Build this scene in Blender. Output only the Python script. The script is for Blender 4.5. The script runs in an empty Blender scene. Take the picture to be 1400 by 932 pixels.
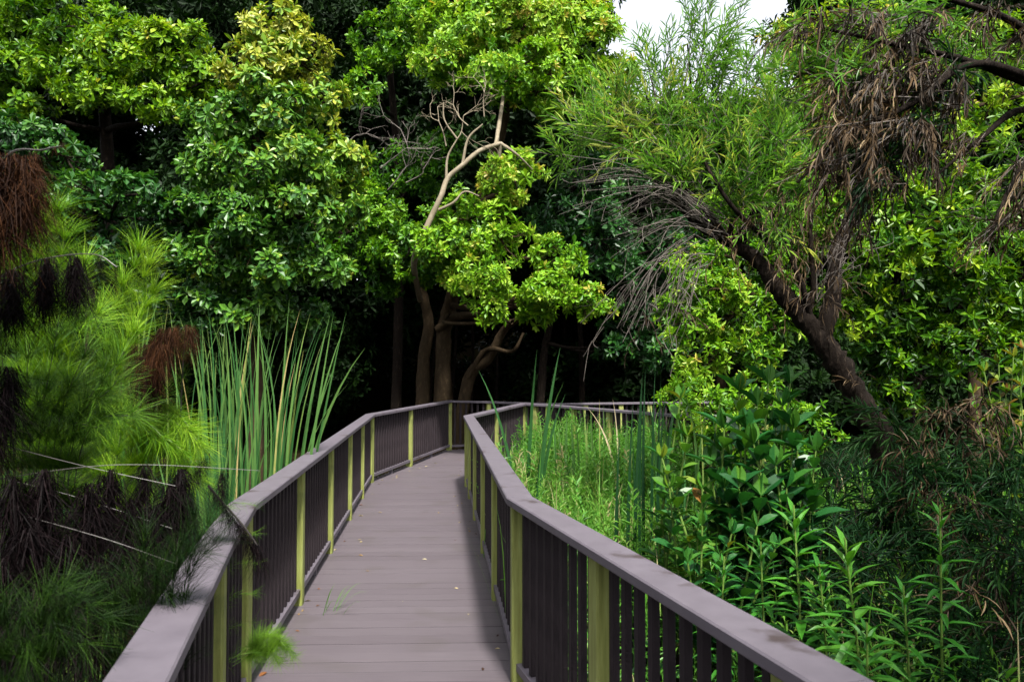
import bpy, math, random
import numpy as np
from mathutils import Vector, Matrix
R = np.random.default_rng(7)
random.seed(7)
S = bpy.context.scene
COL = S.collection
# ------------------------------------------------------------------ camera model
F = 1040.0; H = 1.7; PITCH = math.atan(32/F)
def ray(px, py):
    x = (px-700)/F; u = (466-py)/F; c, s = math.cos(PITCH), math.sin(PITCH)
    return np.array([x, c-u*s, s+u*c])
def P(px, py, d):
    r = ray(px, py); return np.array([0, 0, H]) + r*(d/r[1])
def nrm(a):
    a = np.asarray(a, float)
    return a/np.maximum(np.linalg.norm(a, axis=-1, keepdims=True), 1e-9)
def mix(a, b, t): return np.asarray(a)*(1-t)+np.asarray(b)*t
def rdir(n): return nrm(R.normal(size=(n, 3)))

# ------------------------------------------------------------------ materials
def newmat(name):
    m = bpy.data.materials.new(name); m.use_nodes = True
    nt = m.node_tree; nt.nodes.clear()
    return m, nt, nt.nodes, nt.links
def ramp(nd, stops):
    r = nd.new('ShaderNodeValToRGB'); e = r.color_ramp.elements
    while len(e) < len(stops): e.new(0.5)
    for k, (p, c) in enumerate(stops):
        e[k].position = p; e[k].color = (*c, 1)
    return r
def leaf_mat(name, stops, rough=0.42, trans=0.3, spec=0.25, tint=(1.25, 1.2, 0.55)):
    m, nt, nd, lk = newmat(name)
    out = nd.new('ShaderNodeOutputMaterial'); at = nd.new('ShaderNodeAttribute'); at.attribute_name = 'tone'
    geo = nd.new('ShaderNodeNewGeometry'); ns = nd.new('ShaderNodeTexNoise'); ns.inputs['Scale'].default_value = 14; ns.inputs['Detail'].default_value = 2
    lk.new(geo.outputs['Position'], ns.inputs['Vector'])
    ad = nd.new('ShaderNodeMath'); ad.operation = 'MULTIPLY_ADD'; ad.inputs[1].default_value = 0.22
    sb = nd.new('ShaderNodeMath'); sb.operation = 'SUBTRACT'; sb.inputs[1].default_value = 0.11
    lk.new(ns.outputs['Fac'], ad.inputs[0]); lk.new(at.outputs['Fac'], sb.inputs[0]); lk.new(sb.outputs[0], ad.inputs[2])
    r = ramp(nd, stops); lk.new(ad.outputs[0], r.inputs['Fac'])
    p = nd.new('ShaderNodeBsdfPrincipled'); p.inputs['Roughness'].default_value = rough
    p.inputs['Specular IOR Level'].default_value = spec
    lk.new(r.outputs['Color'], p.inputs['Base Color'])
    if trans > 0:
        t = nd.new('ShaderNodeBsdfTranslucent'); mm = nd.new('ShaderNodeMix'); mm.data_type = 'RGBA'; mm.blend_type = 'MULTIPLY'
        mm.inputs['Factor'].default_value = 1; lk.new(r.outputs['Color'], mm.inputs['A']); mm.inputs['B'].default_value = (*tint, 1)
        lk.new(mm.outputs['Result'], t.inputs['Color'])
        x = nd.new('ShaderNodeMixShader'); x.inputs['Fac'].default_value = trans
        lk.new(p.outputs[0], x.inputs[1]); lk.new(t.outputs[0], x.inputs[2]); lk.new(x.outputs[0], out.inputs['Surface'])
    else:
        lk.new(p.outputs[0], out.inputs['Surface'])
    return m
def noise_mat(name, stops, scale=(1, 1, 1), nscale=6, detail=6, rough=0.7, bump=0.3, bdist=0.01, tone=False, stains=None, spec=0.3, coord='Object'):
    m, nt, nd, lk = newmat(name)
    out = nd.new('ShaderNodeOutputMaterial'); tc = nd.new('ShaderNodeTexCoord'); mp = nd.new('ShaderNodeMapping')
    mp.inputs['Scale'].default_value = scale; lk.new(tc.outputs[coord], mp.inputs['Vector'])
    ns = nd.new('ShaderNodeTexNoise'); ns.inputs['Scale'].default_value = nscale; ns.inputs['Detail'].default_value = detail; ns.inputs['Roughness'].default_value = 0.62
    lk.new(mp.outputs[0], ns.inputs['Vector'])
    fac = ns.outputs['Fac']
    if tone:
        at = nd.new('ShaderNodeAttribute'); at.attribute_name = 'tone'
        a = nd.new('ShaderNodeMath'); a.operation = 'ADD'; lk.new(fac, a.inputs[0])
        s = nd.new('ShaderNodeMath'); s.operation = 'SUBTRACT'; lk.new(at.outputs['Fac'], s.inputs[0]); s.inputs[1].default_value = 0.5
        lk.new(s.outputs[0], a.inputs[1]); fac = a.outputs[0]
    r = ramp(nd, stops); lk.new(fac, r.inputs['Fac'])
    colr = r.outputs['Color']
    if stains:
        n2 = nd.new('ShaderNodeTexNoise'); n2.inputs['Scale'].default_value = stains[0]; n2.inputs['Detail'].default_value = 4
        lk.new(tc.outputs[coord], n2.inputs['Vector'])
        r2 = ramp(nd, [(stains[1], (0, 0, 0)), (stains[1]+0.1, (1, 1, 1))]); lk.new(n2.outputs['Fac'], r2.inputs['Fac'])
        mm = nd.new('ShaderNodeMix'); mm.data_type = 'RGBA'; lk.new(colr, mm.inputs['A']); mm.inputs['B'].default_value = (*stains[2], 1)
        ml = nd.new('ShaderNodeMath'); ml.operation = 'MULTIPLY'; ml.inputs[1].default_value = stains[3]
        lk.new(r2.outputs['Color'], ml.inputs[0]); lk.new(ml.outputs[0], mm.inputs['Factor']); colr = mm.outputs['Result']
    p = nd.new('ShaderNodeBsdfPrincipled'); p.inputs['Roughness'].default_value = rough; p.inputs['Specular IOR Level'].default_value = spec
    lk.new(colr, p.inputs['Base Color'])
    b = nd.new('ShaderNodeBump'); b.inputs['Strength'].default_value = bump; b.inputs['Distance'].default_value = bdist
    lk.new(ns.outputs['Fac'], b.inputs['Height']); lk.new(b.outputs[0], p.inputs['Normal'])
    lk.new(p.outputs[0], out.inputs['Surface'])
    return m
M = {}
def G(*c): return c
M['cap'] = noise_mat('painted_cap', [(0.3, G(.070, .061, .075)), (0.7, G(.092, .081, .098))], (1, 1, 1), 9, 8, .5, .25, .004, stains=(5.0, .60, G(.030, .021, .021), .9), spec=.3)
M['baluster'] = noise_mat('painted_baluster', [(0.3, G(.013, .010, .012)), (0.7, G(.026, .020, .023))], (6, 6, 1), 6, 5, .6, .15, .003, spec=.12)
M['deck'] = noise_mat('deck_boards', [(0.2, G(.052, .043, .050)), (0.5, G(.071, .060, .069)), (0.85, G(.090, .077, .087))], (.9, 26, 8), 3.5, 9, .5, .06, .0006, tone=True, stains=(2.6, .56, G(.052, .045, .044), .35))
M['post'] = noise_mat('treated_pine', [(0.28, G(.10, .105, .020)), (0.5, G(.165, .185, .050)), (0.75, G(.235, .265, .09))], (9, 9, .8), 3.2, 7, .62, .3, .004, stains=(3.1, .52, G(.045, .060, .016), .6))
M['bark'] = noise_mat('bark', [(0.3, G(.008, .006, .005)), (0.55, G(.009, .0065, .005)), (0.8, G(.055, .042, .032))], (5, 5, 1.3), 5, 8, .85, 1.0, .03, spec=.05)
M['bark_mid'] = noise_mat('bark_mid', [(0.3, G(.022, .015, .009)), (0.55, G(.030, .021, .012)), (0.8, G(.075, .053, .031))], (4, 4, 1.5), 4, 8, .85, .8, .02, spec=.05)
M['bark_pale'] = noise_mat('bark_pale', [(0.3, G(.12, .095, .06)), (0.55, G(.15, .125, .085)), (0.8, G(.25, .215, .16))], (2, 2, 2), 5, 6, .8, .6, .01)
M['twig'] = noise_mat('twig_grey', [(0.3, G(.04, .033, .028)), (0.7, G(.12, .103, .09))], (2, 2, 2), 4, 4, .8, .2, .004)
M['soil'] = noise_mat('soil', [(0.3, G(.004, .003, .002)), (0.55, G(.010, .008, .004)), (0.75, G(.012, .016, .005))], (1, 1, 1), 1.7, 8, .95, 1, .06, spec=.0)
L_bright = [(0.0, G(.009, .045, .002)), (0.35, G(.042, .14, .003)), (0.65, G(.135, .285, .008)), (0.88, G(.26, .38, .035)), (1, G(.30, .25, .04))]
L_yellow = [(0.0, G(.009, .045, .002)), (0.3, G(.044, .13, .002)), (0.6, G(.130, .25, .004)), (0.85, G(.26, .35, .025)), (1, G(.31, .22, .04))]
L_dark = [(0.0, G(.003, .024, .005)), (0.4, G(.016, .075, .008)), (0.7, G(.066, .175, .012)), (0.9, G(.15, .24, .012)), (1, G(.27, .29, .03))]
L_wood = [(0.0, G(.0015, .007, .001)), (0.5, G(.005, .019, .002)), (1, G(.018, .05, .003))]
M['leaf_bright'] = leaf_mat('leaf_bright', L_bright)
M['leaf_yellow'] = leaf_mat('leaf_yellow', L_yellow)
M['leaf_dark'] = leaf_mat('leaf_glossy', L_dark, rough=.42, spec=.35, trans=.25)
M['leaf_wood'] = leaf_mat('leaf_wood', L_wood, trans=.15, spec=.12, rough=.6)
M['leaf_wattle'] = leaf_mat('leaf_wattle', [(0, G(.022, .085, .010)), (.4, G(.075, .21, .022)), (.75, G(.18, .35, .05)), (1, G(.32, .36, .08))], trans=.42)
M['leaf_dead'] = leaf_mat('leaf_dead', [(0, G(.006, .004, .002)), (.4, G(.028, .017, .008)), (.75, G(.105, .068, .033)), (1, G(.26, .19, .105))], trans=.15, rough=.6, spec=.2, tint=(1, .9, .7))
M['leaf_milk'] = leaf_mat('leaf_broad', [(0, G(.004, .032, .008)), (.45, G(.012, .075, .014)), (.75, G(.045, .13, .010)), (.9, G(.13, .17, .012)), (1, G(.16, .08, .02))], rough=.38, trans=.25)
M['leaf_lance'] = leaf_mat('leaf_lance', [(0, G(.008, .055, .006)), (.5, G(.028, .14, .010)), (1, G(.09, .24, .02))], trans=.3)
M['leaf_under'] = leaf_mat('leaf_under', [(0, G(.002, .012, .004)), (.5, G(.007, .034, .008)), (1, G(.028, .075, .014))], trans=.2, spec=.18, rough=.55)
M['herb'] = leaf_mat('herb', [(0, G(.03, .11, .012)), (.4, G(.065, .20, .022)), (.75, G(.13, .28, .04)), (.93, G(.23, .30, .09)), (1, G(.32, .27, .15))], trans=.35)
M['reed'] = leaf_mat('reed', [(0, G(.006, .036, .010)), (.45, G(.028, .095, .024)), (.75, G(.085, .17, .04)), (.9, G(.19, .23, .06)), (1, G(.32, .25, .11))], trans=.3)
M['reed_dark'] = leaf_mat('reed_dark', [(0, G(.003, .020, .006)), (1, G(.02, .07, .018))], trans=.15)
M['reed_dry'] = leaf_mat('reed_dry', [(0, G(.20, .14, .06)), (1, G(.50, .42, .27))], trans=.2, rough=.7)
M['restio'] = leaf_mat('restio', [(0, G(.012, .055, .003)), (.5, G(.085, .22, .006)), (1, G(.22, .36, .022))], trans=.3, spec=.2, rough=.6)
M['restio_dark'] = leaf_mat('restio_dark', [(0, G(.002, .010, .001)), (.5, G(.004, .015, .001)), (1, G(.022, .055, .004))], trans=.2, spec=.1, rough=.6)
M['restio_dim'] = leaf_mat('restio_dim', [(0, G(.008, .028, .003)), (.5, G(.036, .105, .004)), (1, G(.11, .22, .012))], trans=.25, spec=.2, rough=.6)
M['tassel'] = leaf_mat('tassel', [(0, G(.0012, .0009, .001)), (.5, G(.003, .0018, .0022)), (1, G(.013, .008, .009))], trans=.05, spec=.04, rough=.6)
M['tassel_rust'] = leaf_mat('tassel_rust', [(0, G(.005, .002, .0015)), (.5, G(.013, .0055, .003)), (1, G(.060, .025, .010))], trans=.08, spec=.04, rough=.6)
M['stem_green'] = leaf_mat('stem_green', [(0, G(.04, .09, .015)), (1, G(.13, .20, .04))], trans=0)
M['stem_dry'] = leaf_mat('stem_dry', [(0, G(.03, .025, .022)), (1, G(.055, .05, .049))], trans=0)
M['litter'] = leaf_mat('litter', [(0, G(.03, .014, .009)), (.4, G(.16, .06, .014)), (.7, G(.20, .15, .06)), (1, G(.30, .27, .18))], trans=.1, rough=.6)

# ------------------------------------------------------------------ mesh buffer (quads)
class Buf:
    def __init__(s): s.v = []; s.f = []; s.t = []; s.n = 0
    def add(s, v, f, t=0.5):
        v = np.asarray(v, np.float32).reshape(-1, 3); f = np.asarray(f, np.int64).reshape(-1, 4)
        s.v.append(v); s.f.append(f+s.n); s.n += len(v)
        t = np.full(len(v), t, np.float32) if np.isscalar(t) else np.asarray(t, np.float32)
        s.t.append(t)
    def mesh(s, name, off=(0, 0, 0), smooth=False):
        v = np.concatenate(s.v)-np.asarray(off, np.float32); f = np.concatenate(s.f); t = np.clip(np.concatenate(s.t), 0, 1)
        me = bpy.data.meshes.new(name)
        me.vertices.add(len(v)); me.vertices.foreach_set('co', v.astype(np.float32).ravel())
        me.loops.add(f.size); me.loops.foreach_set('vertex_index', f.astype(np.int32).ravel())
        me.polygons.add(len(f)); me.polygons.foreach_set('loop_start', np.arange(0, f.size, 4, dtype=np.int32))
        me.polygons.foreach_set('use_smooth', np.full(len(f), smooth, bool))
        me.update(calc_edges=True)
        a = me.attributes.new('tone', 'FLOAT', 'POINT'); a.data.foreach_set('value', t.astype(np.float32))
        return me
def tag(o, label=None, cat=None, group=None, kind=None):
    if label: o['label'] = label
    if cat: o['category'] = cat
    if group: o['group'] = group
    if kind: o['kind'] = kind
    return o
def thing(name, loc, label, cat, group=None):
    o = bpy.data.objects.new(name, None); o.location = [float(q) for q in loc]; o.empty_display_size = .1
    COL.objects.link(o); return tag(o, label, cat, group)
def root_of(o):
    p = np.zeros(3)
    while o is not None: p += np.array(o.location); o = o.parent
    return p
def part(name, buf, mat, parent=None, smooth=False):
    off = root_of(parent) if parent else (0, 0, 0)
    me = buf.mesh(name, off, smooth); me.materials.append(M[mat])
    o = bpy.data.objects.new(name, me); COL.objects.link(o); o.parent = parent
    return o
def inst(name, me, loc, rz, parent):
    o = bpy.data.objects.new(name, me); COL.objects.link(o); o.parent = parent
    o.location = np.asarray(loc)-root_of(parent); o.rotation_euler = (0, 0, rz); return o

# ------------------------------------------------------------------ shape generators
def leaf_tpl(n, prof, fold=.10, droop=.15):
    """leaf along +y, length 1; prof = half widths at the n-1 inner stations"""
    if n == 1:
        w1, w2 = prof
        v = [(0, 0, 0), (-w1, .36, fold*.5), (-w2, .70, fold*.5-droop*.4), (0, 1, -droop), (w2, .70, fold*.5-droop*.4), (w1, .36, fold*.5)]
        return np.array(v, float), np.array([(0, 3, 2, 1), (0, 5, 4, 3)])
    v = []; f = []
    ws = [0.012]+list(prof)+[0.004]
    for k in range(n+1):
        y = k/n; z = -droop*y*y; w = ws[k]
        v += [(-w, y, z+fold*w*2), (0, y, z), (w, y, z+fold*w*2)]
    for k in range(n):
        a = 3*k; f += [(a, a+1, a+4, a+3), (a+1, a+2, a+5, a+4)]
    return np.array(v, float), np.array(f)
T_OBOV = leaf_tpl(1, (.13, .21), .10, .12)
T_ELL = leaf_tpl(1, (.17, .15), .12, .18)
T_NARR = leaf_tpl(1, (.042, .036), .03, .16)
T_LANCE = leaf_tpl(3, (.10, .085), .25, .35)
T_BROAD = leaf_tpl(4, (.16, .23, .19), .22, .14)
T_DEAD = leaf_tpl(3, (.042, .046), .5, .38)
def strand(w, droop): 
    ws = (w, w*.8); n = 3; v = []; f = []
    for k in range(n+1):
        y = k/n; ww = [w, w*.9, w*.7, w*.25][k]; z = -droop*y*y
        v += [(-ww, y, z), (ww, y, z)]
    for k in range(n): a = 2*k; f += [(a, a+1, a+3, a+2)]
    return np.array(v, float), np.array(f)
a3 = [0, 2*math.pi/3, 4*math.pi/3]
T_STICK = (np.array([(math.cos(a), 0, math.sin(a)) for a in a3]+[(.45*math.cos(a), 1, .45*math.sin(a)) for a in a3]),
           np.array([(0, 1, 4, 3), (1, 2, 5, 4), (2, 0, 3, 5)]))
def place(buf, tpl, pos, d, nh, scale, tone, wscale=None):
    v, f = tpl; n = len(pos)
    if n == 0: return
    y = nrm(d); z = nh-y*np.sum(nh*y, 1, keepdims=True); z = nrm(z+1e-6); x = np.cross(y, z)
    sc = np.broadcast_to(np.asarray(scale, float), (n,)); ws = sc if wscale is None else np.broadcast_to(np.asarray(wscale, float), (n,))
    V = pos[:, None, :] + (v[None, :, 0:1]*ws[:, None, None])*x[:, None, :] + (v[None, :, 1:2]*sc[:, None, None])*y[:, None, :] + (v[None, :, 2:3]*ws[:, None, None])*z[:, None, :] if wscale is not None else \
        pos[:, None, :] + sc[:, None, None]*(v[None, :, 0:1]*x[:, None, :]+v[None, :, 1:2]*y[:, None, :]+v[None, :, 2:3]*z[:, None, :])
    k = len(v)
    Fc = f[None]+np.arange(n)[:, None, None]*k
    buf.add(V.reshape(-1, 3), Fc.reshape(-1, 4), np.repeat(np.broadcast_to(tone, (n,)), k))
def perp(a):
    h = np.where(np.abs(a[:, 2:3]) < .9, np.array([[0, 0, 1.]]), np.array([[1., 0, 0]]))
    u = nrm(np.cross(a, h)); return u, np.cross(a, u)
def rosettes(buf, pos, axis, size, m, tone, tpl=T_OBOV, spread=(30, 100), stem=.35):
    n = len(pos); u, w = perp(axis); ph = R.uniform(0, 6.28, n)
    size = np.broadcast_to(size, (n,)); tone = np.broadcast_to(tone, (n,))
    for j in range(m):
        t = j/max(1, m-1)
        th = np.radians(spread[0]+(spread[1]-spread[0])*t+R.normal(0, 10, n)); a = ph+2.4*j+R.normal(0, .2, n)
        r = np.cos(a)[:, None]*u+np.sin(a)[:, None]*w
        d = axis*np.cos(th)[:, None]+r*np.sin(th)[:, None]
        d = d+np.array([0, 0, -.12])
        s = size*(.7+.4*min(1, t*1.6))*R.uniform(.75, 1.15, n)
        place(buf, tpl, pos-axis*(size*stem*t)[:, None], d, axis+R.normal(0, .18, (n, 3)), s, tone+.16*(1-t)-.08+R.normal(0, .07, n))
def sprays(buf, pos, axis, length, m, leaf, tone, tpl=T_NARR, ang=38, droop=.3, stick=None, srad=.004, vary=.25, taper=.0, jit=12):
    """twigs with leaves placed all along them"""
    n = len(pos); u, w = perp(axis); ph = R.uniform(0, 6.28, n)
    length = np.broadcast_to(length, (n,)); leaf = np.broadcast_to(leaf, (n,)); tone = np.broadcast_to(tone, (n,))
    for j in range(m):
        t = (j+.6)/m; a = ph+2.4*j+R.normal(0, .3, n)
        th = np.radians(ang*(1-.45*t)+R.normal(0, jit, n))
        r = np.cos(a)[:, None]*u+np.sin(a)[:, None]*w
        d = axis*np.cos(th)[:, None]+r*np.sin(th)[:, None]+np.array([0, 0, -droop*.5])
        base = pos+axis*(length*t)[:, None]+np.array([0, 0, -1.])*(droop*length*t*t*.5)[:, None]
        place(buf, tpl, base, d, np.array([0, 0, 1.])+axis*.4+R.normal(0, .3, (n, 3)), leaf*(1-taper*t)*R.uniform(1-vary, 1+vary, n), tone+.18*(t-.5)+R.normal(0, .09, n))
    if stick is not None:
        place(stick, T_STICK, pos, axis+np.array([0, 0, -droop*.4]), np.tile([[1., .1, .2]], (n, 1)), length, .5, wscale=srad)
def smooth_path(pts, n=6):
    p = np.asarray(pts, float)
    if len(p) < 3: return np.array([p[0]*(1-t)+p[1]*t for t in np.linspace(0, 1, n+1)])
    q = np.vstack([2*p[0]-p[1], p, 2*p[-1]-p[-2]]); out = []
    for i in range(1, len(q)-2):
        for t in np.linspace(0, 1, n, endpoint=False):
            a, b, c, d = q[i-1], q[i], q[i+1], q[i+2]
            out.append(.5*((2*b)+(-a+c)*t+(2*a-5*b+4*c-d)*t*t+(-a+3*b-3*c+d)*t**3))
    out.append(p[-1]); return np.array(out)
def tube(buf, pts, r0, r1, k=8, n=6, lump=.0, tone=.5, flare=0):
    c = smooth_path(pts, n); m = len(c); tg = nrm(np.gradient(c, axis=0))
    ref = np.array([.3, .9, .2]); v = []
    for i in range(m):
        x = nrm(np.cross(tg[i], ref)); y = np.cross(tg[i], x); t = i/(m-1)
        rr = r0+(r1-r0)*t+flare*max(0, 1-t*7)**2
        for j in range(k):
            a = 6.28318*j/k; q = rr*(1+lump*R.normal())
            v.append(c[i]+q*(math.cos(a)*x+math.sin(a)*y))
    f = [(i*k+j, i*k+(j+1) % k, (i+1)*k+(j+1) % k, (i+1)*k+j) for i in range(m-1) for j in range(k)]
    buf.add(v, f, tone); return c
def ribbon(buf, base, az, length, lean, bend, width, tone, n=9, fold=.35, kink=None, tw=0):
    """strap leaf rising from base, leaning in azimuth az and bending over"""
    h = np.array([math.cos(az), math.sin(az), 0]); z = np.array([0, 0, 1.]); p = np.array(base, float); v = []; ang = lean
    s = np.array([-math.sin(az+tw), math.cos(az+tw), 0])
    for k in range(n+1):
        t = k/n; d = h*math.sin(ang)+z*math.cos(ang); sw = nrm(s-d*np.dot(s, d)*.97+1e-6); nn = np.cross(sw, d)
        w = width*.5*(.75+.4*t if t < .4 else 0.91*(1-((t-.4)/.6)**2.2)+.02)
        v += [p-sw*w+nn*fold*w, p, p+sw*w+nn*fold*w]
        p = p+d*length/n; ang += bend*(t**1.5)*2.5/n
        if kink and abs(t-kink[0]) < .5/n: ang += kink[1]
    f = []
    for k in range(n): a = 3*k; f += [(a, a+1, a+4, a+3), (a+1, a+2, a+5, a+4)]
    buf.add(v, f, np.repeat(np.linspace(tone-.12, tone+.14, n+1), 3))
    return p
def box(buf, c, sx, sy, sz, rz=0, tone=.5, bev=0):
    """box with bevelled vertical edges when bev>0"""
    if bev:
        x, y = sx/2, sy/2; b = bev
        o = [(-x+b, -y), (x-b, -y), (x, -y+b), (x, y-b), (x-b, y), (-x+b, y), (-x, y-b), (-x, -y+b)]
    else:
        x, y = sx/2, sy/2; o = [(-x, -y), (x, -y), (x, y), (-x, y)]
    k = len(o); ca, sa = math.cos(rz), math.sin(rz)
    v = [(c[0]+a*ca-b2*sa, c[1]+a*sa+b2*ca, c[2]+q) for q in (-sz/2, sz/2) for a, b2 in o]
    f = [(j, (j+1) % k, k+(j+1) % k, k+j) for j in range(k)]
    if k == 4: f += [(3, 2, 1, 0), (4, 5, 6, 7)]
    else:
        for s0, fl in ((0, 1), (k, 0)):
            q = [(0, 1, 2, 3), (0, 3, 4, 7), (4, 5, 6, 7)]
            f += [tuple(s0+i for i in (r[::-1] if fl else r)) for r in q]
    buf.add(v, f, tone)

# ================================================================== GROUND, DECK
def gz(x, y):
    x = np.asarray(x, float); y = np.asarray(y, float)
    b = -.55+.05*np.sin(x*1.3+.4)*np.cos(y*.9)+.04*np.sin(x*3.1+y*2.3)
    hill = np.clip((y-24)/26, 0, 1); hill = hill*hill*(3-2*hill)  # unseen rise behind the wood, added to block light from the horizon
    side = np.clip((np.abs(x)-16)/40, 0, 1)
    return b+hill*7+side*side*4
xs = np.concatenate([[-600, -300, -150, -80, -50], np.linspace(-32, 32, 65), [50, 80, 150, 300, 600]])
ys = np.concatenate([[-600, -200, -80, -30], np.linspace(-12, 44, 57), [52, 70, 100, 160, 300, 600]])
b = Buf(); gx, gy = np.meshgrid(xs, ys); nx = len(xs); ny = len(ys)
vv = np.stack([gx, gy, gz(gx, gy)], -1).reshape(-1, 3)
ff = [(i*nx+j, i*nx+j+1, (i+1)*nx+j+1, (i+1)*nx+j) for i in range(ny-1) for j in range(nx-1)]
b.add(vv, ff); tag(part('ground', b, 'soil', smooth=True), kind='structure')

TOP = .985; TH = .042; CW = .146
Lin = [(-.275, -.25, TOP), (-.771, 1.713, TOP), (-1.116, 3.066, TOP), (-1.318, 3.955, TOP), (-1.974, 11.016, TOP), (-1.185, 15.1, TOP), (-.45, 15.35, .957), (.78, 15.25, .922), (2.76, 15.0, .958), (4.3, 15.2, .96)]
Rin = [(1.26, -.25, TOP), (.680, 1.713, TOP), (-.030, 4.124, TOP), (-.682, 10.68, TOP), (.171, 14.24, TOP), (.711, 13.69, TOP), (2.18, 11.35, TOP), (3.3, 9.75, TOP)]
def offset(poly, d):
    """offset to the left of travel by d (plan), z kept"""
    p = np.array(poly, float); out = []
    for i in range(len(p)):
        ns = []
        if i > 0: t = nrm((p[i]-p[i-1])[:2]); ns.append(np.array([-t[1], t[0]]))
        if i < len(p)-1: t = nrm((p[i+1]-p[i])[:2]); ns.append(np.array([-t[1], t[0]]))
        if len(ns) == 2:
            m = nrm(ns[0]+ns[1]); m = m/max(.35, float(np.dot(m, ns[0])))
        else: m = ns[0]
        out.append([p[i, 0]+m[0]*d, p[i, 1]+m[1]*d, p[i, 2]])
    return np.array(out)
LC = offset(Lin, CW/2); RC = offset(Rin, -CW/2)
dl = offset(LC, .09)[:, :2]; dr = offset(RC, -.09)[:, :2]
poly = np.vstack([dl, [[4.3, 11.0]], dr[::-1][1:]])
def scan(poly, o, d):
    """intervals of line o+s*d inside polygon"""
    n = np.array([-d[1], d[0]]); s = []
    for i in range(len(poly)):
        a, c = poly[i], poly[(i+1) % len(poly)]
        da, dc = np.dot(a-o, n), np.dot(c-o, n)
        if (da > 0) != (dc > 0):
            q = a+(c-a)*da/(da-dc); s.append(np.dot(q-o, d))
    return sorted(s)
b = Buf(); bd = nrm([1, .035]); bn = np.array([-bd[1], bd[0]]); pitch = .1425
for i in range(0, 112):
    o = np.array([0, -.2])+bn*pitch*i; s = scan(poly, o, bd)
    for k in range(0, len(s)-1, 2):
        a, c = s[k], s[k+1]
        if c-a < .05: continue
        mid = o+bd*(a+c)/2
        box(b, (mid[0], mid[1], -.014+R.normal(0, .0009)), c-a, pitch-.0048, .028, math.atan2(bd[1], bd[0]), tone=.5+R.normal(0, .045))
deck = tag(part('boardwalk_deck', b, 'deck'), kind='structure')
b = Buf(); 
for i in range(0, 112):
    o = np.array([0, -.2])+bn*pitch*(i+.5); q = scan(poly, o, bd)
    for k in range(0, len(q)-1, 2):
        mid = o+bd*(q[k]+q[k+1])/2
        if q[k+1]-q[k] > .2: box(b, (mid[0], mid[1], -.032), q[k+1]-q[k]-.08, .05, .024, math.atan2(bd[1], bd[0]))
tag(part('boardwalk_underlay', b, 'baluster'), kind='structure')
# joists and stumps carrying the deck
b = Buf()
for pl in (offset(LC, .02), offset(RC, -.02)):
    for i in range(len(pl)-1):
        a, c = pl[i], pl[i+1]; t = c-a; l = np.linalg.norm(t[:2])
        box(b, ((a[0]+c[0])/2, (a[1]+c[1])/2, -.12), l-.05, .05, .18, math.atan2(t[1], t[0]))
        for s in np.arange(.2, l, 1.4):
            q = a+t*s/l; box(b, (q[0], q[1], -.45), .1, .1, .47)
tag(part('boardwalk_frame', b, 'baluster'), kind='structure')

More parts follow.
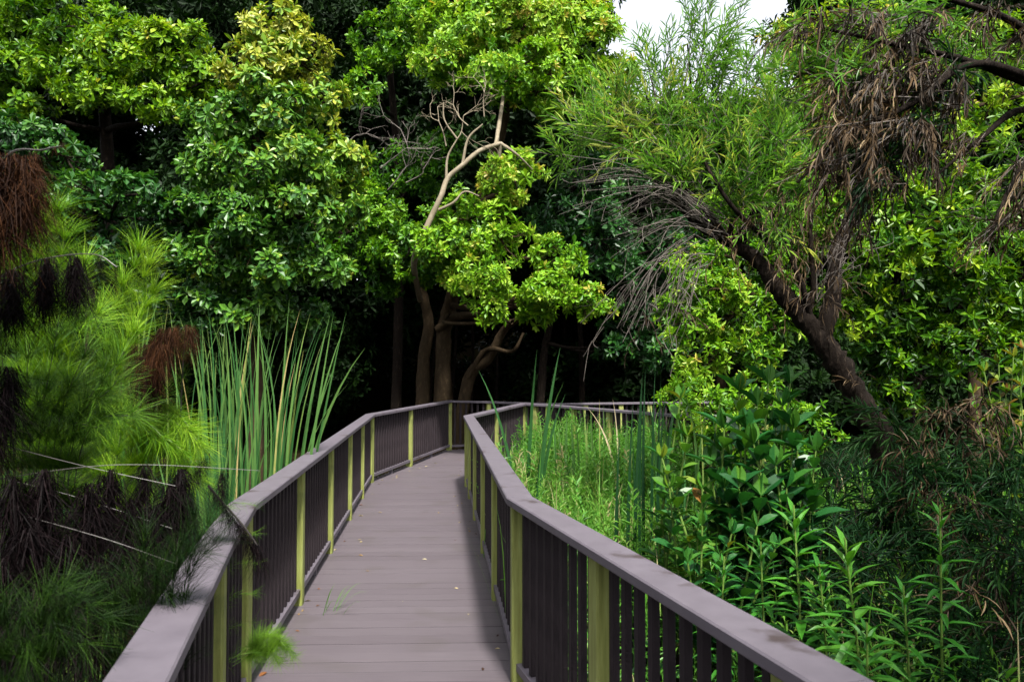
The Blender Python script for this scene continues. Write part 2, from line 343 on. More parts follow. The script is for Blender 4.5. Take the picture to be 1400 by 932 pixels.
# ================================================================== RAILINGS
def chamfer_section(hw, h, c):
    return [(-hw+c, 0), (hw-c, 0), (hw, -c), (hw, -h+c), (hw-c, -h), (-hw+c, -h), (-hw, -h+c), (-hw, -c)]
post_h = TOP-TH-.001
bp = Buf(); box(bp, (0, 0, post_h/2-.09), .094, .094, post_h+.18, bev=.009); post_me = bp.mesh('post'); post_me.materials.append(M['post'])
bh = TOP-TH-.118-.002
bb = Buf(); box(bb, (0, 0, .119+bh/2), .04, .030, bh-.004, bev=.004); bal_me = bb.mesh('baluster'); bal_me.materials.append(M['baluster'])
def railing(name, label, C, posts, side, root_xy):
    rt = thing(name, (root_xy[0], root_xy[1], 0), label, 'railing')
    sec = chamfer_section(CW/2, TH, .006); k = len(sec)
    # caps, mitred
    for i in range(len(C)-1):
        b = Buf(); ends = []
        for e in (i, i+1):
            p = C[e]; dirs = []
            if e > 0: dirs.append(nrm((C[e]-C[e-1])[:2]))
            if e < len(C)-1: dirs.append(nrm((C[e+1]-C[e])[:2]))
            t = nrm((C[i+1]-C[i])[:2]); n0 = np.array([-t[1], t[0]])
            m = nrm(sum(np.array([-q[1], q[0]]) for q in dirs)); m = m/max(.3, float(np.dot(m, n0)))
            gap = t*(.0012 if e == i else -.0012)
            ends.append([(p[0]+m[0]*sx+gap[0], p[1]+m[1]*sx+gap[1], p[2]+sz) for sx, sz in sec])
        v = ends[0]+ends[1]
        f = [(j, (j+1) % k, k+(j+1) % k, k+j) for j in range(k)]
        f += [(0, 1, 2, 7), (7, 2, 3, 6), (6, 3, 4, 5), (8, 15, 10, 9), (15, 14, 11, 10), (14, 13, 12, 11)]
        b.add(v, f); part('handrail', b, 'cap', rt)
    # posts given as (segment, fraction)
    plist = {}
    for sg, t in posts:
        q = C[sg]*(1-t)+C[sg+1]*t; tt = (C[sg+1]-C[sg]); rz = math.atan2(tt[1], tt[0])
        inst('post', post_me, (q[0], q[1], min(0, q[2]-TOP)), rz, rt); plist.setdefault(sg, []).append(t)
        if t >= .999: plist.setdefault(sg+1, []).append(0)
        if t <= .001 and sg > 0: plist.setdefault(sg-1, []).append(1)
    bals = []; br = Buf()
    for sg in range(len(C)-1):
        a, c = C[sg], C[sg+1]; l = np.linalg.norm((c-a)[:2]); rz = math.atan2(c[1]-a[1], c[0]-a[0])
        ts = sorted(set([0.0, 1.0]+plist.get(sg, [])))
        for t0, t1 in zip(ts[:-1], ts[1:]):
            g0 = .052 if t0 in plist.get(sg, []) else .012; g1 = .052 if t1 in plist.get(sg, []) else .012
            d = (t1-t0)*l-g0-g1
            if d < .06: continue
            s0 = t0*l+g0; mid = a+(c-a)*((s0+d/2)/l); dz = mid[2]-TOP
            b = Buf(); box(b, (mid[0], mid[1], .098+dz), d, .070, .040, rz)
            box(b, (mid[0], mid[1], .038+dz), .05, .04, .078, rz)
            part('bottom_rail', b, 'cap', rt)
            n = max(1, int(round(d/.112)))
            for j in range(n):
                q = a+(c-a)*((s0+d*(j+.5)/n)/l); bals.append((q, rz))
    bals.sort(key=lambda e: math.hypot(e[0][0], e[0][1]) if e[0][1] > 1.6 else 50)
    for q, rz in bals[:100]: inst('baluster', bal_me, (q[0], q[1], q[2]-TOP), rz, rt)
    b = Buf()
    for q, rz in bals[100:]: box(b, (q[0], q[1], q[2]-TOP+.119+bh/2), .04, .03, bh-.004, rz)
    if len(bals) > 100: o = part('baluster', b, 'baluster', rt); o['kind'] = 'stuff'
    return rt
def at_y(C, sg, y): return (sg, float((y-C[sg][1])/(C[sg+1][1]-C[sg][1])))
Lposts = [at_y(LC, 0, 1.45), (2, 0.0), (3, 0.0)]+[at_y(LC, 3, y) for y in (5.46, 6.94, 8.40, 9.72)]+[(4, 0.0), (4, .42), (5, 0.0), (5, .98), (6, .4), (6, .95), (7, .35), (7, .7), (7, .98), (8, .4)]
Rposts = [at_y(RC, 1, 1.9), at_y(RC, 1, 3.05), (2, 0.0)]+[at_y(RC, 2, y) for y in (5.58, 6.95, 8.40, 9.72)]+[(3, 0.0), (3, .42), (4, 0.0), (4, .5), (5, 0.0), (5, .28), (5, .62), (5, .95), (6, .5), (6, .98)]
railing('handrail_fence', 'mauve-capped railing along the left side of the boardwalk, bending right at the far end', LC, Lposts, 1, (-1.35, 4.0))
railing('handrail_fence', 'mauve-capped railing along the right side of the boardwalk, with the sharp corner at mid distance', RC, Rposts, -1, (.05, 4.15))

# ================================================================== TREES
def lobe_pts(c, r, dens, up=.35, fill=.25, sub=.42):
    """tip positions and axes on a lumpy lobe"""
    r = np.asarray(r, float); area = 4*math.pi*(np.prod(r)**(2/3))
    ks = max(6, int(area/(math.pi*(sub*r.mean())**2)*.75)); d = rdir(ks)
    cc = c+d*r*R.uniform(.55, .98, (ks, 1)); sr = sub*r.mean()*R.uniform(.55, 1.25, ks)
    n = int(area*dens); idx = R.integers(0, ks, n); e = nrm(rdir(n)+d[idx]*.55+np.array([0, 0, up*.8]))
    pos = cc[idx]+e*(sr[idx]*R.uniform(.45, 1.05, n)**.6)[:, None]*np.array([1, 1, .8])
    ax = nrm(e*.8+d[idx]*.5+np.array([0, 0, up])+R.normal(0, .25, (n, 3)))
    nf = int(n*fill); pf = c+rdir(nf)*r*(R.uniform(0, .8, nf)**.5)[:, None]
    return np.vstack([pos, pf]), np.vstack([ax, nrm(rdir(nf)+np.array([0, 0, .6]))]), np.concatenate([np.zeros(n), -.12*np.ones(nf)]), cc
def lobes_px(lst):
    out = []
    for e in lst:
        px, py, d, r = e[:4]; sq = e[4] if len(e) > 4 else .85
        rr = r*d/F; out.append((P(px, py, d), np.array([rr, rr*.95, rr*sq]), e[5] if len(e) > 5 else 0))
    return out
def limb(buf, a, c, r0, r1, bow=.15, k=6, n=5):
    a = np.array(a); c = np.array(c); l = np.linalg.norm(c-a); m = [a]
    for t in (.35, .7): m.append(a+(c-a)*t+R.normal(0, bow*.5, 3)*l*.4+np.array([0, 0, -bow*l*.15]))
    m.append(c); return tube(buf, m, r0, r1, k, n, .05)
def tree(name, label, trunk_pts, r0, lobes, mat, leaf=.15, dens=14, m=9, tone=.5, tvar=.12, bark='bark', group=None, tpl=T_OBOV, cat='tree', twig=True, up=.35, r1=None, spread=(30, 100), fill=.25, sub=.42):
    base = np.array(trunk_pts[0], float); rt = thing(name, base, label, cat, group)
    bt = Buf(); c = tube(bt, trunk_pts, r0, r1 or r0*.45, 9, 6, .07, flare=r0*.8); bc = Buf()
    for cen, rad, tb in lobes:
        j = int(np.argmin(np.linalg.norm(c-cen, axis=1)+np.where(c[:, 2] > cen[2]+.1, 2, 0))); j = max(j, int(len(c)*.35))
        rr = max(.012, min(r0*.4, .16*rad.mean()))
        limb(bt, c[j], cen, rr, rr*.35)
        pos, ax, tn, cc = lobe_pts(cen, rad, dens, up, fill, sub)
        for q in cc[::2]: limb(bt, cen, q, rr*.35, .006, .2, 4, 3)
        lt = R.normal(0, .05)
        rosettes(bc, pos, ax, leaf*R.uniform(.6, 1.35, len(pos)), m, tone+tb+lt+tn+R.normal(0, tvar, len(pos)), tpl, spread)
        if twig: place(bt, T_STICK, pos-ax*leaf*1.3, ax, np.tile([[1., .1, .2]], (len(pos), 1)), leaf*1.3, .5, wscale=.004)
    part('trunk', bt, bark, rt, smooth=True); part('crown', bc, mat, rt)
    return rt
def gpt(px, d):
    p = P(px, 500, d); return np.array([p[0], d, float(gz(p[0], d))-.05])

def gpt_pts(px, d):
    a = gpt(px, d); return [a, a+[.03, 0, .5], a+[0, .05, 1.0]]
# far wood behind everything: one mass with a dense roof
b = Buf(); bt = Buf()
def wood_lobe(x, y, z, r, dens, leaf, tone):
    pos, ax, tn, cc = lobe_pts(np.array([x, y, z]), np.array([r, r, r*.75]), dens, .35, .25)
    rosettes(b, pos, ax, leaf*R.uniform(.8, 1.2, len(pos)), 7, tone+tn+R.normal(0, .16, len(pos)))
def gap(px): return 780 < px < 1120
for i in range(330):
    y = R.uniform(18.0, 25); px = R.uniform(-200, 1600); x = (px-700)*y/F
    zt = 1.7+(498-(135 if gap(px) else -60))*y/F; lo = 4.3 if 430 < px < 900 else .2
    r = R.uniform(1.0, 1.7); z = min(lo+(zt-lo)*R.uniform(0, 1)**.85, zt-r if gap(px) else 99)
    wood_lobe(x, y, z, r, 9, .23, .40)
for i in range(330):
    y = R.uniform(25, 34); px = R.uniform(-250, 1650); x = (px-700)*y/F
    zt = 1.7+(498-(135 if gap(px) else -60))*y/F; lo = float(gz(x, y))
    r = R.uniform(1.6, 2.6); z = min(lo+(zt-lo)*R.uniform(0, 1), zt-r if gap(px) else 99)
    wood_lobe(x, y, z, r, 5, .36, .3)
for i in range(34):
    y = R.uniform(21, 29); x = (R.uniform(-150, 1550)-700)*y/F; z0 = float(gz(x, y))
    tube(bt, [(x, y, z0-.1), (x+R.normal(0, .3), y+R.normal(0, .3), z0+3), (x+R.normal(0, .8), y, z0+7)], R.uniform(.05, .14), .05, 6, 3, .05)
nl = sum(len(q) for q in b.f); b.add(np.concatenate(bt.v), np.concatenate([q for q in bt.f]), .5)
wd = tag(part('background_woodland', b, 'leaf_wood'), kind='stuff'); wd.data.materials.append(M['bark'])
mi = np.zeros(len(wd.data.polygons), np.int32); mi[nl:] = 1; wd.data.polygons.foreach_set('material_index', mi)

# centre tree with the pale bough
cl = lobes_px([(640, 45, 15, 62, .8, .1), (715, 35, 15, 70, .8, .14), (785, 55, 15.2, 62, .8, .16), (690, 95, 14.3, 62, .7), (600, 80, 14.6, 42, .7), (760, 120, 14.5, 55, .8), (838, 105, 15, 36, .9, .08), (795, 15, 15.5, 32, .8, .14),  # top lobes toned lighter to imitate highlights on the canopy
               (655, 375, 13.2, 52, .9, .08), (682, 320, 13.6, 44, .9), (700, 240, 13.8, 44, .8, .1), (640, 300, 14, 40, .9), (672, 425, 13.2, 24, .8, .05), (745, 395, 13.6, 40, .7), (800, 412, 13.8, 38, .6, .05), (770, 350, 14.3, 40, .8, -.1), (730, 430, 14, 24, .7), (583, 335, 12.7, 24, .8), (612, 330, 13, 26, .8, -.05), (600, 350, 13.3, 26, .8, -.1)])
tk = [gpt(607, 17), P(606, 480, 17), P(612, 430, 16.8), P(640, 330, 16.2), P(672, 230, 15.6), P(690, 160, 15.2), P(700, 80, 15)]
ct = tree('broadleaf_tree', 'tall bright green tree over the bend of the boardwalk, with a bare pale bough', tk, .20, cl, 'leaf_bright', .13, 44, 9, .60, .13, 'bark_mid', r1=.07)
b = Buf()
tube(b, [gpt(580, 17), P(579, 500, 17), P(586, 445, 17), P(577, 400, 16.8), P(562, 360, 16.6), P(548, 310, 16.4)], .17, .06, 9, 6, .07, flare=.15)
tube(b, [gpt(622, 17), P(640, 520, 16.9), P(668, 490, 16.7), P(690, 450, 16.4), P(720, 430, 15.5)], .17, .05, 8, 6, .06, flare=.1)
tube(b, [P(600, 450, 16.9), P(625, 433, 16.5), P(660, 432, 16), P(700, 440, 15.5)], .11, .05, 8, 6, .06)
tube(b, [P(640, 515, 16.8), P(665, 478, 16.6), P(700, 480, 16.3), P(716, 455, 16.2)], .07, .03, 6, 6, .06)
part('stem', b, 'bark_mid', ct, smooth=True)
b = Buf()
tube(b, [P(574, 410, 16.5), P(566, 365, 14.6), P(572, 335, 13.2), P(580, 318, 12.9), P(590, 296, 12.9), P(603, 268, 12.9), P(612, 244, 13), P(632, 226, 13), P(656, 206, 13.1), P(684, 196, 13.3)], .062, .036, 8, 6, .05)
tube(b, [P(678, 198, 13.3), P(684, 160, 14), P(690, 120, 14.6), P(698, 92, 15)], .04, .03, 7, 5, .05)
tube(b, [P(684, 196, 13.3), P(705, 210, 13.3), P(728, 232, 13.6)], .035, .012, 6, 5, .05)
tube(b, [P(685, 196, 13.3), P(682, 220, 13.4), P(684, 250, 13.6)], .04, .02, 6, 5, .05)
tube(b, [P(600, 287, 12.9), P(620, 277, 12.8), P(635, 262, 12.8), P(655, 268, 12.8)], .03, .008, 6, 5, .05)
def dead_twigs(b, p, d, l, r, depth):
    e = p+d*l*.5+R.normal(0, .08, 3)*l; f = p+d*l+R.normal(0, .12, 3)*l
    tube(b, [p, e, f], r, r*.6, 4, 3)
    if depth:
        for q in (e, f, f): dead_twigs(b, q, nrm(d+R.normal(0, .55, 3)), l*R.uniform(.5, .8), r*.6, depth-1)
for a in ((625, 190, 640, 150), (640, 172, 615, 135), (662, 160, 655, 120), (610, 200, 600, 150)):
    s = P(a[0], a[1], 13); e = P(a[2], a[3], 13); dead_twigs(b, s, nrm(e-s), .42, .013, 3)
tube(b, [P(632, 226, 13), P(640, 190, 13), P(660, 170, 13)], .028, .014, 6, 5)
tube(b, [P(610, 246, 13), P(612, 215, 13), P(625, 190, 13)], .028, .012, 6, 5)
tube(b, [P(625, 190, 13), P(608, 165, 13), P(606, 140, 13)], .018, .01, 5, 5)
part('bare_bough', b, 'bark_pale', ct, smooth=True)
b = Buf()
for a in ((520, 230, 560, 200), (530, 260, 570, 215), (555, 250, 600, 220), (470, 200, 500, 180), (560, 215, 545, 160)):
    s = P(a[0], a[1], 14); e = P(a[2], a[3], 14); dead_twigs(b, s, nrm(e-s), .5, .013, 3)
part('dead_twigs', b, 'twig', ct)

# darker trees around it
tree('broadleaf_tree', 'dark green tree left of the pale bough, branches bare below its crown', [gpt(540, 18.5), P(545, 420, 18.3), P(545, 250, 17.5), P(535, 120, 17), P(530, 40, 16.8)], .13,
     lobes_px([(560, 330, 15, 52, .9, -.05), (520, 300, 15.2, 42, .9), (590, 350, 15.5, 44, .9, -.08), (490, 265, 15, 34), (530, 60, 16, 44, .8, -.05), (570, 25, 16, 44, .8, .1), (500, 120, 15.5, 28, .8, .1), (560, 235, 16, 50, .8, -.12), (600, 210, 15.5, 36, .8, -.12), (470, 320, 15, 42, .9, -.05), (520, 370, 15.5, 40, .9, -.1)]), 'leaf_bright', .13, 34, 9, .44, .12, 'bark')
tree('broadleaf_tree', 'dark overhanging tree behind the right end of the boardwalk, slim bare trunk', [gpt(735, 18), P(742, 500, 18), P(752, 440, 17.7), P(770, 330, 17), P(790, 220, 16.5)], .11,
     lobes_px([(820, 330, 16, 60, .9), (880, 400, 16, 52, .9), (830, 250, 16.5, 60), (900, 470, 16.3, 40, .9), (850, 470, 16.5, 36), (760, 300, 16.5, 48), (930, 330, 15.5, 50)]), 'leaf_dark', .16, 18, 8, .26, .12, 'bark')
tree('broadleaf_tree', 'yellow-green leafy tree at the top left corner', [gpt(170, 13.5), P(165, 420, 13.3), P(150, 250, 12.7), P(140, 110, 12.2)], .18,
     lobes_px([(70, 40, 12, 62, .8, -.12), (150, 45, 12, 52, .8, -.02), (100, 110, 11.6, 56, .7), (185, 80, 11.5, 56, .7, .06), (245, 70, 11.5, 50, .8, .06), (150, 130, 11.4, 44, .6, .04), (215, 145, 11.3, 42, .5), (20, 100, 12, 50, .8, -.16), (280, 110, 11.6, 44, .8), (10, 20, 12.3, 60, .8, -.15), (40, 150, 11.8, 30, .6, -.1)]), 'leaf_yellow', .125, 42, 9, .47, .13)
tree('glossy_tree', 'glossy dark green tree rising behind the tall reeds, yellow new growth at its top', [gpt(352, 9.8), P(350, 420, 9.8), P(346, 330, 9.6), P(352, 240, 9.4), P(348, 160, 9.4), P(370, 90, 9.5)], .10,
     lobes_px([(380, 55, 9.6, 46, 1.2, .40), (345, 85, 9.5, 44, 1, .36), (410, 85, 9.6, 40, 1, .34), (395, 30, 9.6, 26, 1.3, .42), (300, 165, 9.2, 48, .8, -.02), (370, 150, 9.1, 58, .8, .16), (430, 140, 9.6, 44, .9, .24), (285, 225, 9.1, 48, .7, -.06), (345, 225, 8.9, 50, .7, -.04), (410, 215, 9.1, 52, .8, .10), (465, 215, 9.6, 40, .8, .16), (275, 285, 9.2, 46, .7, -.06), (340, 300, 8.9, 52, .7, -.03), (410, 295, 9.1, 56, .8, -.03), (465, 280, 9.6, 44, .8, .02), (300, 350, 9.1, 46, .7), (365, 365, 9.0, 44, .6, .02), (430, 355, 9.3, 42, .7, .04), (255, 345, 9.3, 34, .7), (345, 420, 9.4, 48, .8, -.1), (410, 430, 9.8, 42, .8, -.14), (290, 420, 9.5, 44, .8, -.12)]), 'leaf_dark', .115, 58, 8, .62, .10, 'bark_mid', r1=.03, spread=(40, 105))
tree('glossy_tree', 'low dark bushy tree at the left edge behind the feathery plants', [gpt(120, 9.8), P(125, 420, 9.7), P(130, 300, 9.6)], .09,
     lobes_px([(40, 190, 9.8, 48, .7), (90, 215, 9.7, 36, .6), (130, 265, 9.3, 46, .7, .02), (195, 265, 9.2, 42, .7), (70, 280, 9.6, 44, .8), (230, 300, 9.4, 40, .8, -.05), (160, 330, 9.6, 50, .9, -.1), (30, 260, 9.9, 44), (60, 370, 9.9, 60, .9, -.15), (200, 390, 10, 56, .9, -.18)]), 'leaf_dark', .12, 40, 8, .38, .10, 'bark', spread=(40, 105))
# bright trees on the right
tree('leafy_tree', 'light green small-leaved tree behind the leaning trunk, nearest the reeds', [gpt(985, 11), P(985, 480, 11), P(975, 420, 10.8), P(985, 350, 10.6)], .08,
     lobes_px([(960, 380, 10.3, 44, .9, .05), (1010, 350, 10.5, 44, .9), (950, 440, 10.2, 40, .8, .05), (1005, 430, 10.3, 50, .8), (960, 490, 10.2, 40, .7, .08), (1030, 480, 10.4, 44, .8), (1055, 400, 10.6, 44, .9, -.05), (1080, 340, 10.8, 44), (930, 350, 10.8, 30), (1000, 300, 11.3, 50, .9, -.1), (930, 420, 10.4, 34, .9, .02), (1060, 450, 10.5, 40, .9), (1045, 330, 10.8, 46, .9), (1110, 310, 11, 46, .9, -.05), (1110, 400, 11, 46, .9, -.06), (985, 395, 10.2, 36, .8, .05), (940, 520, 10.2, 30, .7, .05)]), 'leaf_bright', .10, 40, 8, .54, .17, 'bark_mid', tpl=T_ELL)
tree('leafy_tree', 'mid green leafy tree right of the leaning trunk, dappled with gaps', [gpt(1240, 10.5), P(1240, 470, 10.4), P(1225, 380, 10.2), P(1240, 300, 10)], .09,
     lobes_px([(1200, 320, 9.8, 48, .9, .04), (1180, 400, 9.9, 40, .9, -.02), (1260, 300, 9.7, 48, .8, .08), (1290, 360, 9.6, 48, .8, .02), (1240, 430, 9.8, 46, .8, -.05), (1320, 420, 9.5, 44, .8), (1370, 340, 9.6, 52, .9, -.04), (1390, 420, 9.4, 42, .9, -.05), (1290, 470, 9.5, 46, .7, -.03), (1200, 480, 9.9, 40, .8, -.1), (1350, 270, 9.9, 50, .9, .05), (1160, 280, 10.2, 44, .8), (1190, 350, 9.6, 46, .9, .05), (1235, 365, 9.5, 48, .9, .03), (1330, 310, 9.5, 50, .9, .03), (1320, 370, 9.3, 48, .9), (1260, 520, 9.5, 50, .8, -.04), (1380, 480, 9.3, 44, .8), (1180, 440, 9.9, 46, .9, .02), (1200, 540, 9.9, 46, .9, -.05), (1330, 480, 9.2, 44, .8), (1290, 250, 10, 46, .8, .04), (1400, 380, 9.4, 46, .9)]), 'leaf_yellow', .115, 30, 8, .36, .17, 'bark', tpl=T_ELL)
tree('leafy_tree', 'pale yellowish thin-crowned tree at the top right behind the dead foliage', [gpt(1330, 13.5), P(1330, 400, 13.4), P(1320, 250, 13), P(1310, 100, 12.7)], .12,
     lobes_px([(1100, 60, 13, 56, .9, .1), (1180, 40, 13, 60, .9, .04), (1270, 80, 12.8, 60, .9), (1350, 60, 12.8, 62, .9), (1250, 180, 12.6, 52, .9), (1340, 180, 12.6, 58, .9, .05), (1120, 150, 12.8, 48, .9), (1400, 130, 12.7, 50), (1190, 130, 12.6, 48), (1210, 240, 12.4, 44)]), 'leaf_yellow', .13, 16, 8, .60, .13, 'bark_mid', tpl=T_ELL)

# big trees over the start of the boardwalk, behind the viewpoint
def wl(*l): return [(np.array(q[:3], float), np.array([q[3], q[3], q[3]*.7]), 0) for q in l]
tree('broadleaf_tree', 'spreading tree beside the start of the boardwalk, left of the viewpoint', [(-3.4, -3.2, -.6), (-3.3, -3.2, 2.5), (-2.8, -3.4, 5.5), (-2.6, -3.2, 7.5)], .3,
     wl((-3, -2.5, 5.6, 1.5), (-1.4, -3, 6, 1.4), (-4.6, -2, 5, 1.5), (-5.6, -.6, 4.6, 1.3), (-3.2, -1, 6.6, 1.3), (-1.2, -5, 5, 1.6), (-3.5, -5, 4.4, 1.6), (-5.8, -3.6, 3.6, 1.5), (-4.4, .2, 6.4, 1.1), (-2.6, -4.6, 2.6, 1.3)), 'leaf_wood', .22, 8, 7, .6, .1)
tree('broadleaf_tree', 'spreading tree beside the start of the boardwalk, right of the viewpoint', [(3.3, -3.0, -.6), (3.2, -3.1, 2.5), (2.9, -3.2, 5.5), (2.6, -3.2, 7.5)], .3,
     wl((3, -2.5, 5.6, 1.5), (1.2, -3.6, 6, 1.4), (4.6, -2, 5, 1.5), (5.8, -.4, 4.8, 1.4), (3.4, -.8, 6.6, 1.3), (1.4, -5.4, 4.6, 1.6), (3.7, -5, 4.2, 1.6), (6, -3, 3.6, 1.5), (4.8, .6, 6.4, 1.2), (.4, -6.4, 3.0, 1.5)), 'leaf_wood', .22, 8, 7, .6, .1)

tree('leafy_shrub', 'bright leafy shrub at the right end of the far railing', gpt_pts(960, 9.2), .03,
     lobes_px([(935, 540, 9.0, 34, .8, .05), (975, 560, 8.8, 40, .8), (1015, 540, 9.2, 42, .9, -.04), (1000, 600, 8.4, 40, .8, -.05), (945, 590, 8.6, 26, .7, .05), (1060, 560, 8.8, 44, .9, -.1), (1110, 590, 8.4, 44, .9, -.12), (1050, 620, 8, 40, .8, -.12)]), 'leaf_bright', .085, 48, 8, .50, .15, 'bark_mid', tpl=T_ELL, cat='shrub', r1=.015)
# leaning narrow-leaved tree on the right
def narrow_lobes(bl, bs, lobes, dens, leaf, tone, m=16, length=.42, up=.15, droop=.45, tpl=T_NARR, tvar=.13, ang=38, bias=None):
    for cen, rad, tb in lobes:
        pos, ax, tn, cc = lobe_pts(cen, rad, dens, up, .3, .45)
        if bias is not None: ax = nrm(ax*.75+np.array(bias))
        sprays(bl, pos-ax*length*.5, ax, length*R.uniform(.7, 1.2, len(pos)), m, leaf, tone+tb+R.normal(0, tvar, len(pos)), tpl, ang, droop, bs, .0035)
tb = gpt(1228, 6.6)
rt = thing('leaning_tree', tb, 'leaning rough-barked tree on the right with narrow green leaves and grey dead twigs', 'tree')
b = Buf()
main = [tb, P(1212, 630, 6.6), P(1180, 560, 6.6), P(1140, 490, 6.6), P(1098, 435, 6.6), P(1060, 390, 6.6), P(1035, 355, 6.65), P(985, 322, 6.7), P(940, 290, 6.8), P(912, 262, 6.9)]
tube(b, main, .13, .026, 14, 12, .13, flare=.06)
tube(b, [P(1122, 465, 6.6), P(1138, 410, 6.6), P(1142, 350, 6.7), P(1160, 300, 6.8), P(1178, 240, 7), P(1185, 170, 7.1)], .085, .025, 9, 6, .08)
tube(b, [P(1108, 445, 6.6), P(1100, 400, 6.5), P(1080, 350, 6.5), P(1055, 290, 6.5)], .035, .012, 7, 6, .06)
tube(b, [P(1104, 440, 6.6), P(1112, 390, 6.55), P(1108, 320, 6.5), P(1115, 250, 6.5)], .03, .012, 7, 6, .06)
for q in ((900, 190), (830, 170), (980, 180), (1040, 200), (1000, 110), (940, 60), (1060, 110), (880, 120)):
    limb(b, P(1020+R.uniform(-30, 30), 330, 6.65), P(q[0], q[1], 6.8), .025, .008, .3)
part('trunk', b, 'bark', rt, smooth=True)
bl, bs = Buf(), Buf()
narrow_lobes(bl, bs, lobes_px([(880, 165, 6.8, 62, .8, .08), (815, 165, 7, 46, .7, .06), (960, 190, 6.7, 62, .8), (1030, 190, 6.6, 56, .9), (930, 235, 6.7, 46, .6), (1065, 165, 6.7, 38, .8), (1000, 250, 6.6, 50, .7, -.04), (780, 200, 7.1, 26, .7, .05), (1080, 230, 6.6, 46, .8, -.05), (845, 130, 7.1, 34, .6, .1), (945, 165, 6.9, 36, .7, .05), (1060, 300, 6.6, 40, .7, -.05)]), 38, .125, .62, length=.5, tvar=.2, up=.45, droop=.22, bias=(-.15, -.1, .25))
# upright sparse shoots against the sky
sh = []
for (x0, y0, x1, y1) in ((930, 150, 945, 25), (945, 150, 965, 10), (955, 160, 1000, 20), (965, 170, 1015, 5), (920, 160, 915, 60), (940, 120, 985, 60), (975, 170, 985, 90), (1000, 170, 1050, 90), (900, 150, 880, 70), (1010, 150, 1075, 40), (1020, 160, 1020, 90)):
    s = P(x0, y0, 6.7); e = P(x1, y1, 6.6); mid = (s+e)/2+R.normal(0, .04, 3); c = tube(bs, [s, mid, e], .008, .003, 4, 6)
    for q in c[2:]: sh.append((q, nrm(nrm(e-s)+R.normal(0, .35, 3))))
sp = np.array([q[0] for q in sh]); sa = np.array([q[1] for q in sh]); sp = np.repeat(sp, 2, 0)+R.normal(0, .02, (len(sp)*2, 3)); sa = nrm(np.repeat(sa, 2, 0)+R.normal(0, .25, (len(sa)*2, 3)))
sprays(bl, sp, sa, .24, 9, .11, .52+R.normal(0, .1, len(sp)), T_NARR, 36, .1, bs, .002)
part('crown', bl, 'leaf_wattle', rt)
# grey dead twig fans
for (x0, y0, x1, y1, n, l) in ((960, 290, 780, 230, 26, 1.0), (975, 300, 800, 290, 26, 1.0), (985, 318, 850, 330, 22, .9), (940, 330, 850, 440, 24, .8), (960, 350, 905, 450, 22, .7), (1000, 330, 940, 250, 14, .6), (1040, 350, 1060, 270, 16, .6), (1110, 420, 1160, 330, 14, .7), (1130, 380, 1190, 310, 12, .6)):
    s = P(x0, y0, 6.6); e = P(x1, y1, 6.5)
    for i in range(int(n*.5)):
        st = s+R.normal(0, .05, 3); en = s+(e-s)*R.uniform(.55, 1.1)+R.normal(0, .13, 3); md = (st+en)/2+np.array([0, 0, .16*np.linalg.norm(e-s)])+R.normal(0, .03, 3)
        tube(bs, [st, md, en], .0045, .0015, 4, 5)
        for k in range(3):
            t = R.uniform(.3, .9); q = st*(1-t)**2+2*md*t*(1-t)+en*t*t
            tube(bs, [q, q+nrm(en-st)*.12+R.normal(0, .05, 3), q+nrm(en-st)*.22+R.normal(0, .08, 3)-np.array([0, 0, .05])], .003, .0015, 3, 2)
part('twigs', bs, 'twig', rt)
# dead brown leaves caught in its forks
bd_ = Buf(); nb = Buf()
narrow_lobes(bd_, nb, lobes_px([(1060, 330, 6.4, 30, .6), (1040, 310, 6.5, 26, .5), (1095, 380, 6.4, 28, .9), (1000, 330, 6.5, 26, .5), (1140, 380, 6.4, 22, 1), (880, 430, 6.5, 22, .9, -.2), (925, 420, 6.5, 20, .9, -.2), (1075, 270, 6.5, 30, 1), (1110, 340, 6.4, 30, 1.2), (1060, 360, 6.35, 30, .7), (1130, 420, 6.35, 26, 1), (1150, 300, 6.5, 26, 1.2), (1020, 300, 6.5, 30, .7), (1090, 300, 6.45, 30, 1), (1170, 520, 6.4, 18, 1)]), 15, .10, .52, m=9, length=.3, up=-.3, droop=.9, tpl=T_DEAD)
part('dead_leaves', bd_, 'leaf_dead', rt)

# dry branch hanging in from the right edge
db = np.array([4.6, 4.9, float(gz(4.6, 4.9))])
rt = thing('dry_tree', db, 'tree at the right edge whose drooping boughs carry dead brown leaves', 'tree')
b = Buf(); tube(b, [db, db+[.05, 0, 1.6], P(1480, 150, 4.9), P(1500, -40, 4.9)], .13, .06, 9, 6, .08, flare=.08)
boughs = [[P(1480, 150, 4.9), P(1390, 108, 4.7), P(1310, 80, 4.5), P(1220, 60, 4.4), P(1130, 40, 4.4)], [P(1475, 150, 4.9), P(1390, 100, 4.6), P(1320, 90, 4.5), P(1250, 140, 4.3), P(1150, 190, 4.2), P(1090, 250, 4.2)],
          [P(1480, 130, 4.9), P(1400, 40, 4.7), P(1300, 0, 4.6), P(1200, -20, 4.5)], [P(1480, 180, 4.9), P(1400, 150, 4.8), P(1340, 190, 4.7), P(1280, 240, 4.6)], [P(1480, 180, 4.9), P(1420, 200, 4.8), P(1380, 260, 4.7), P(1350, 330, 4.6)]]
for g in boughs: tube(b, g, .032, .008, 6, 6, .06)
part('trunk', b, 'bark', rt, smooth=True)
bd_, bs, bg = Buf(), Buf(), Buf()
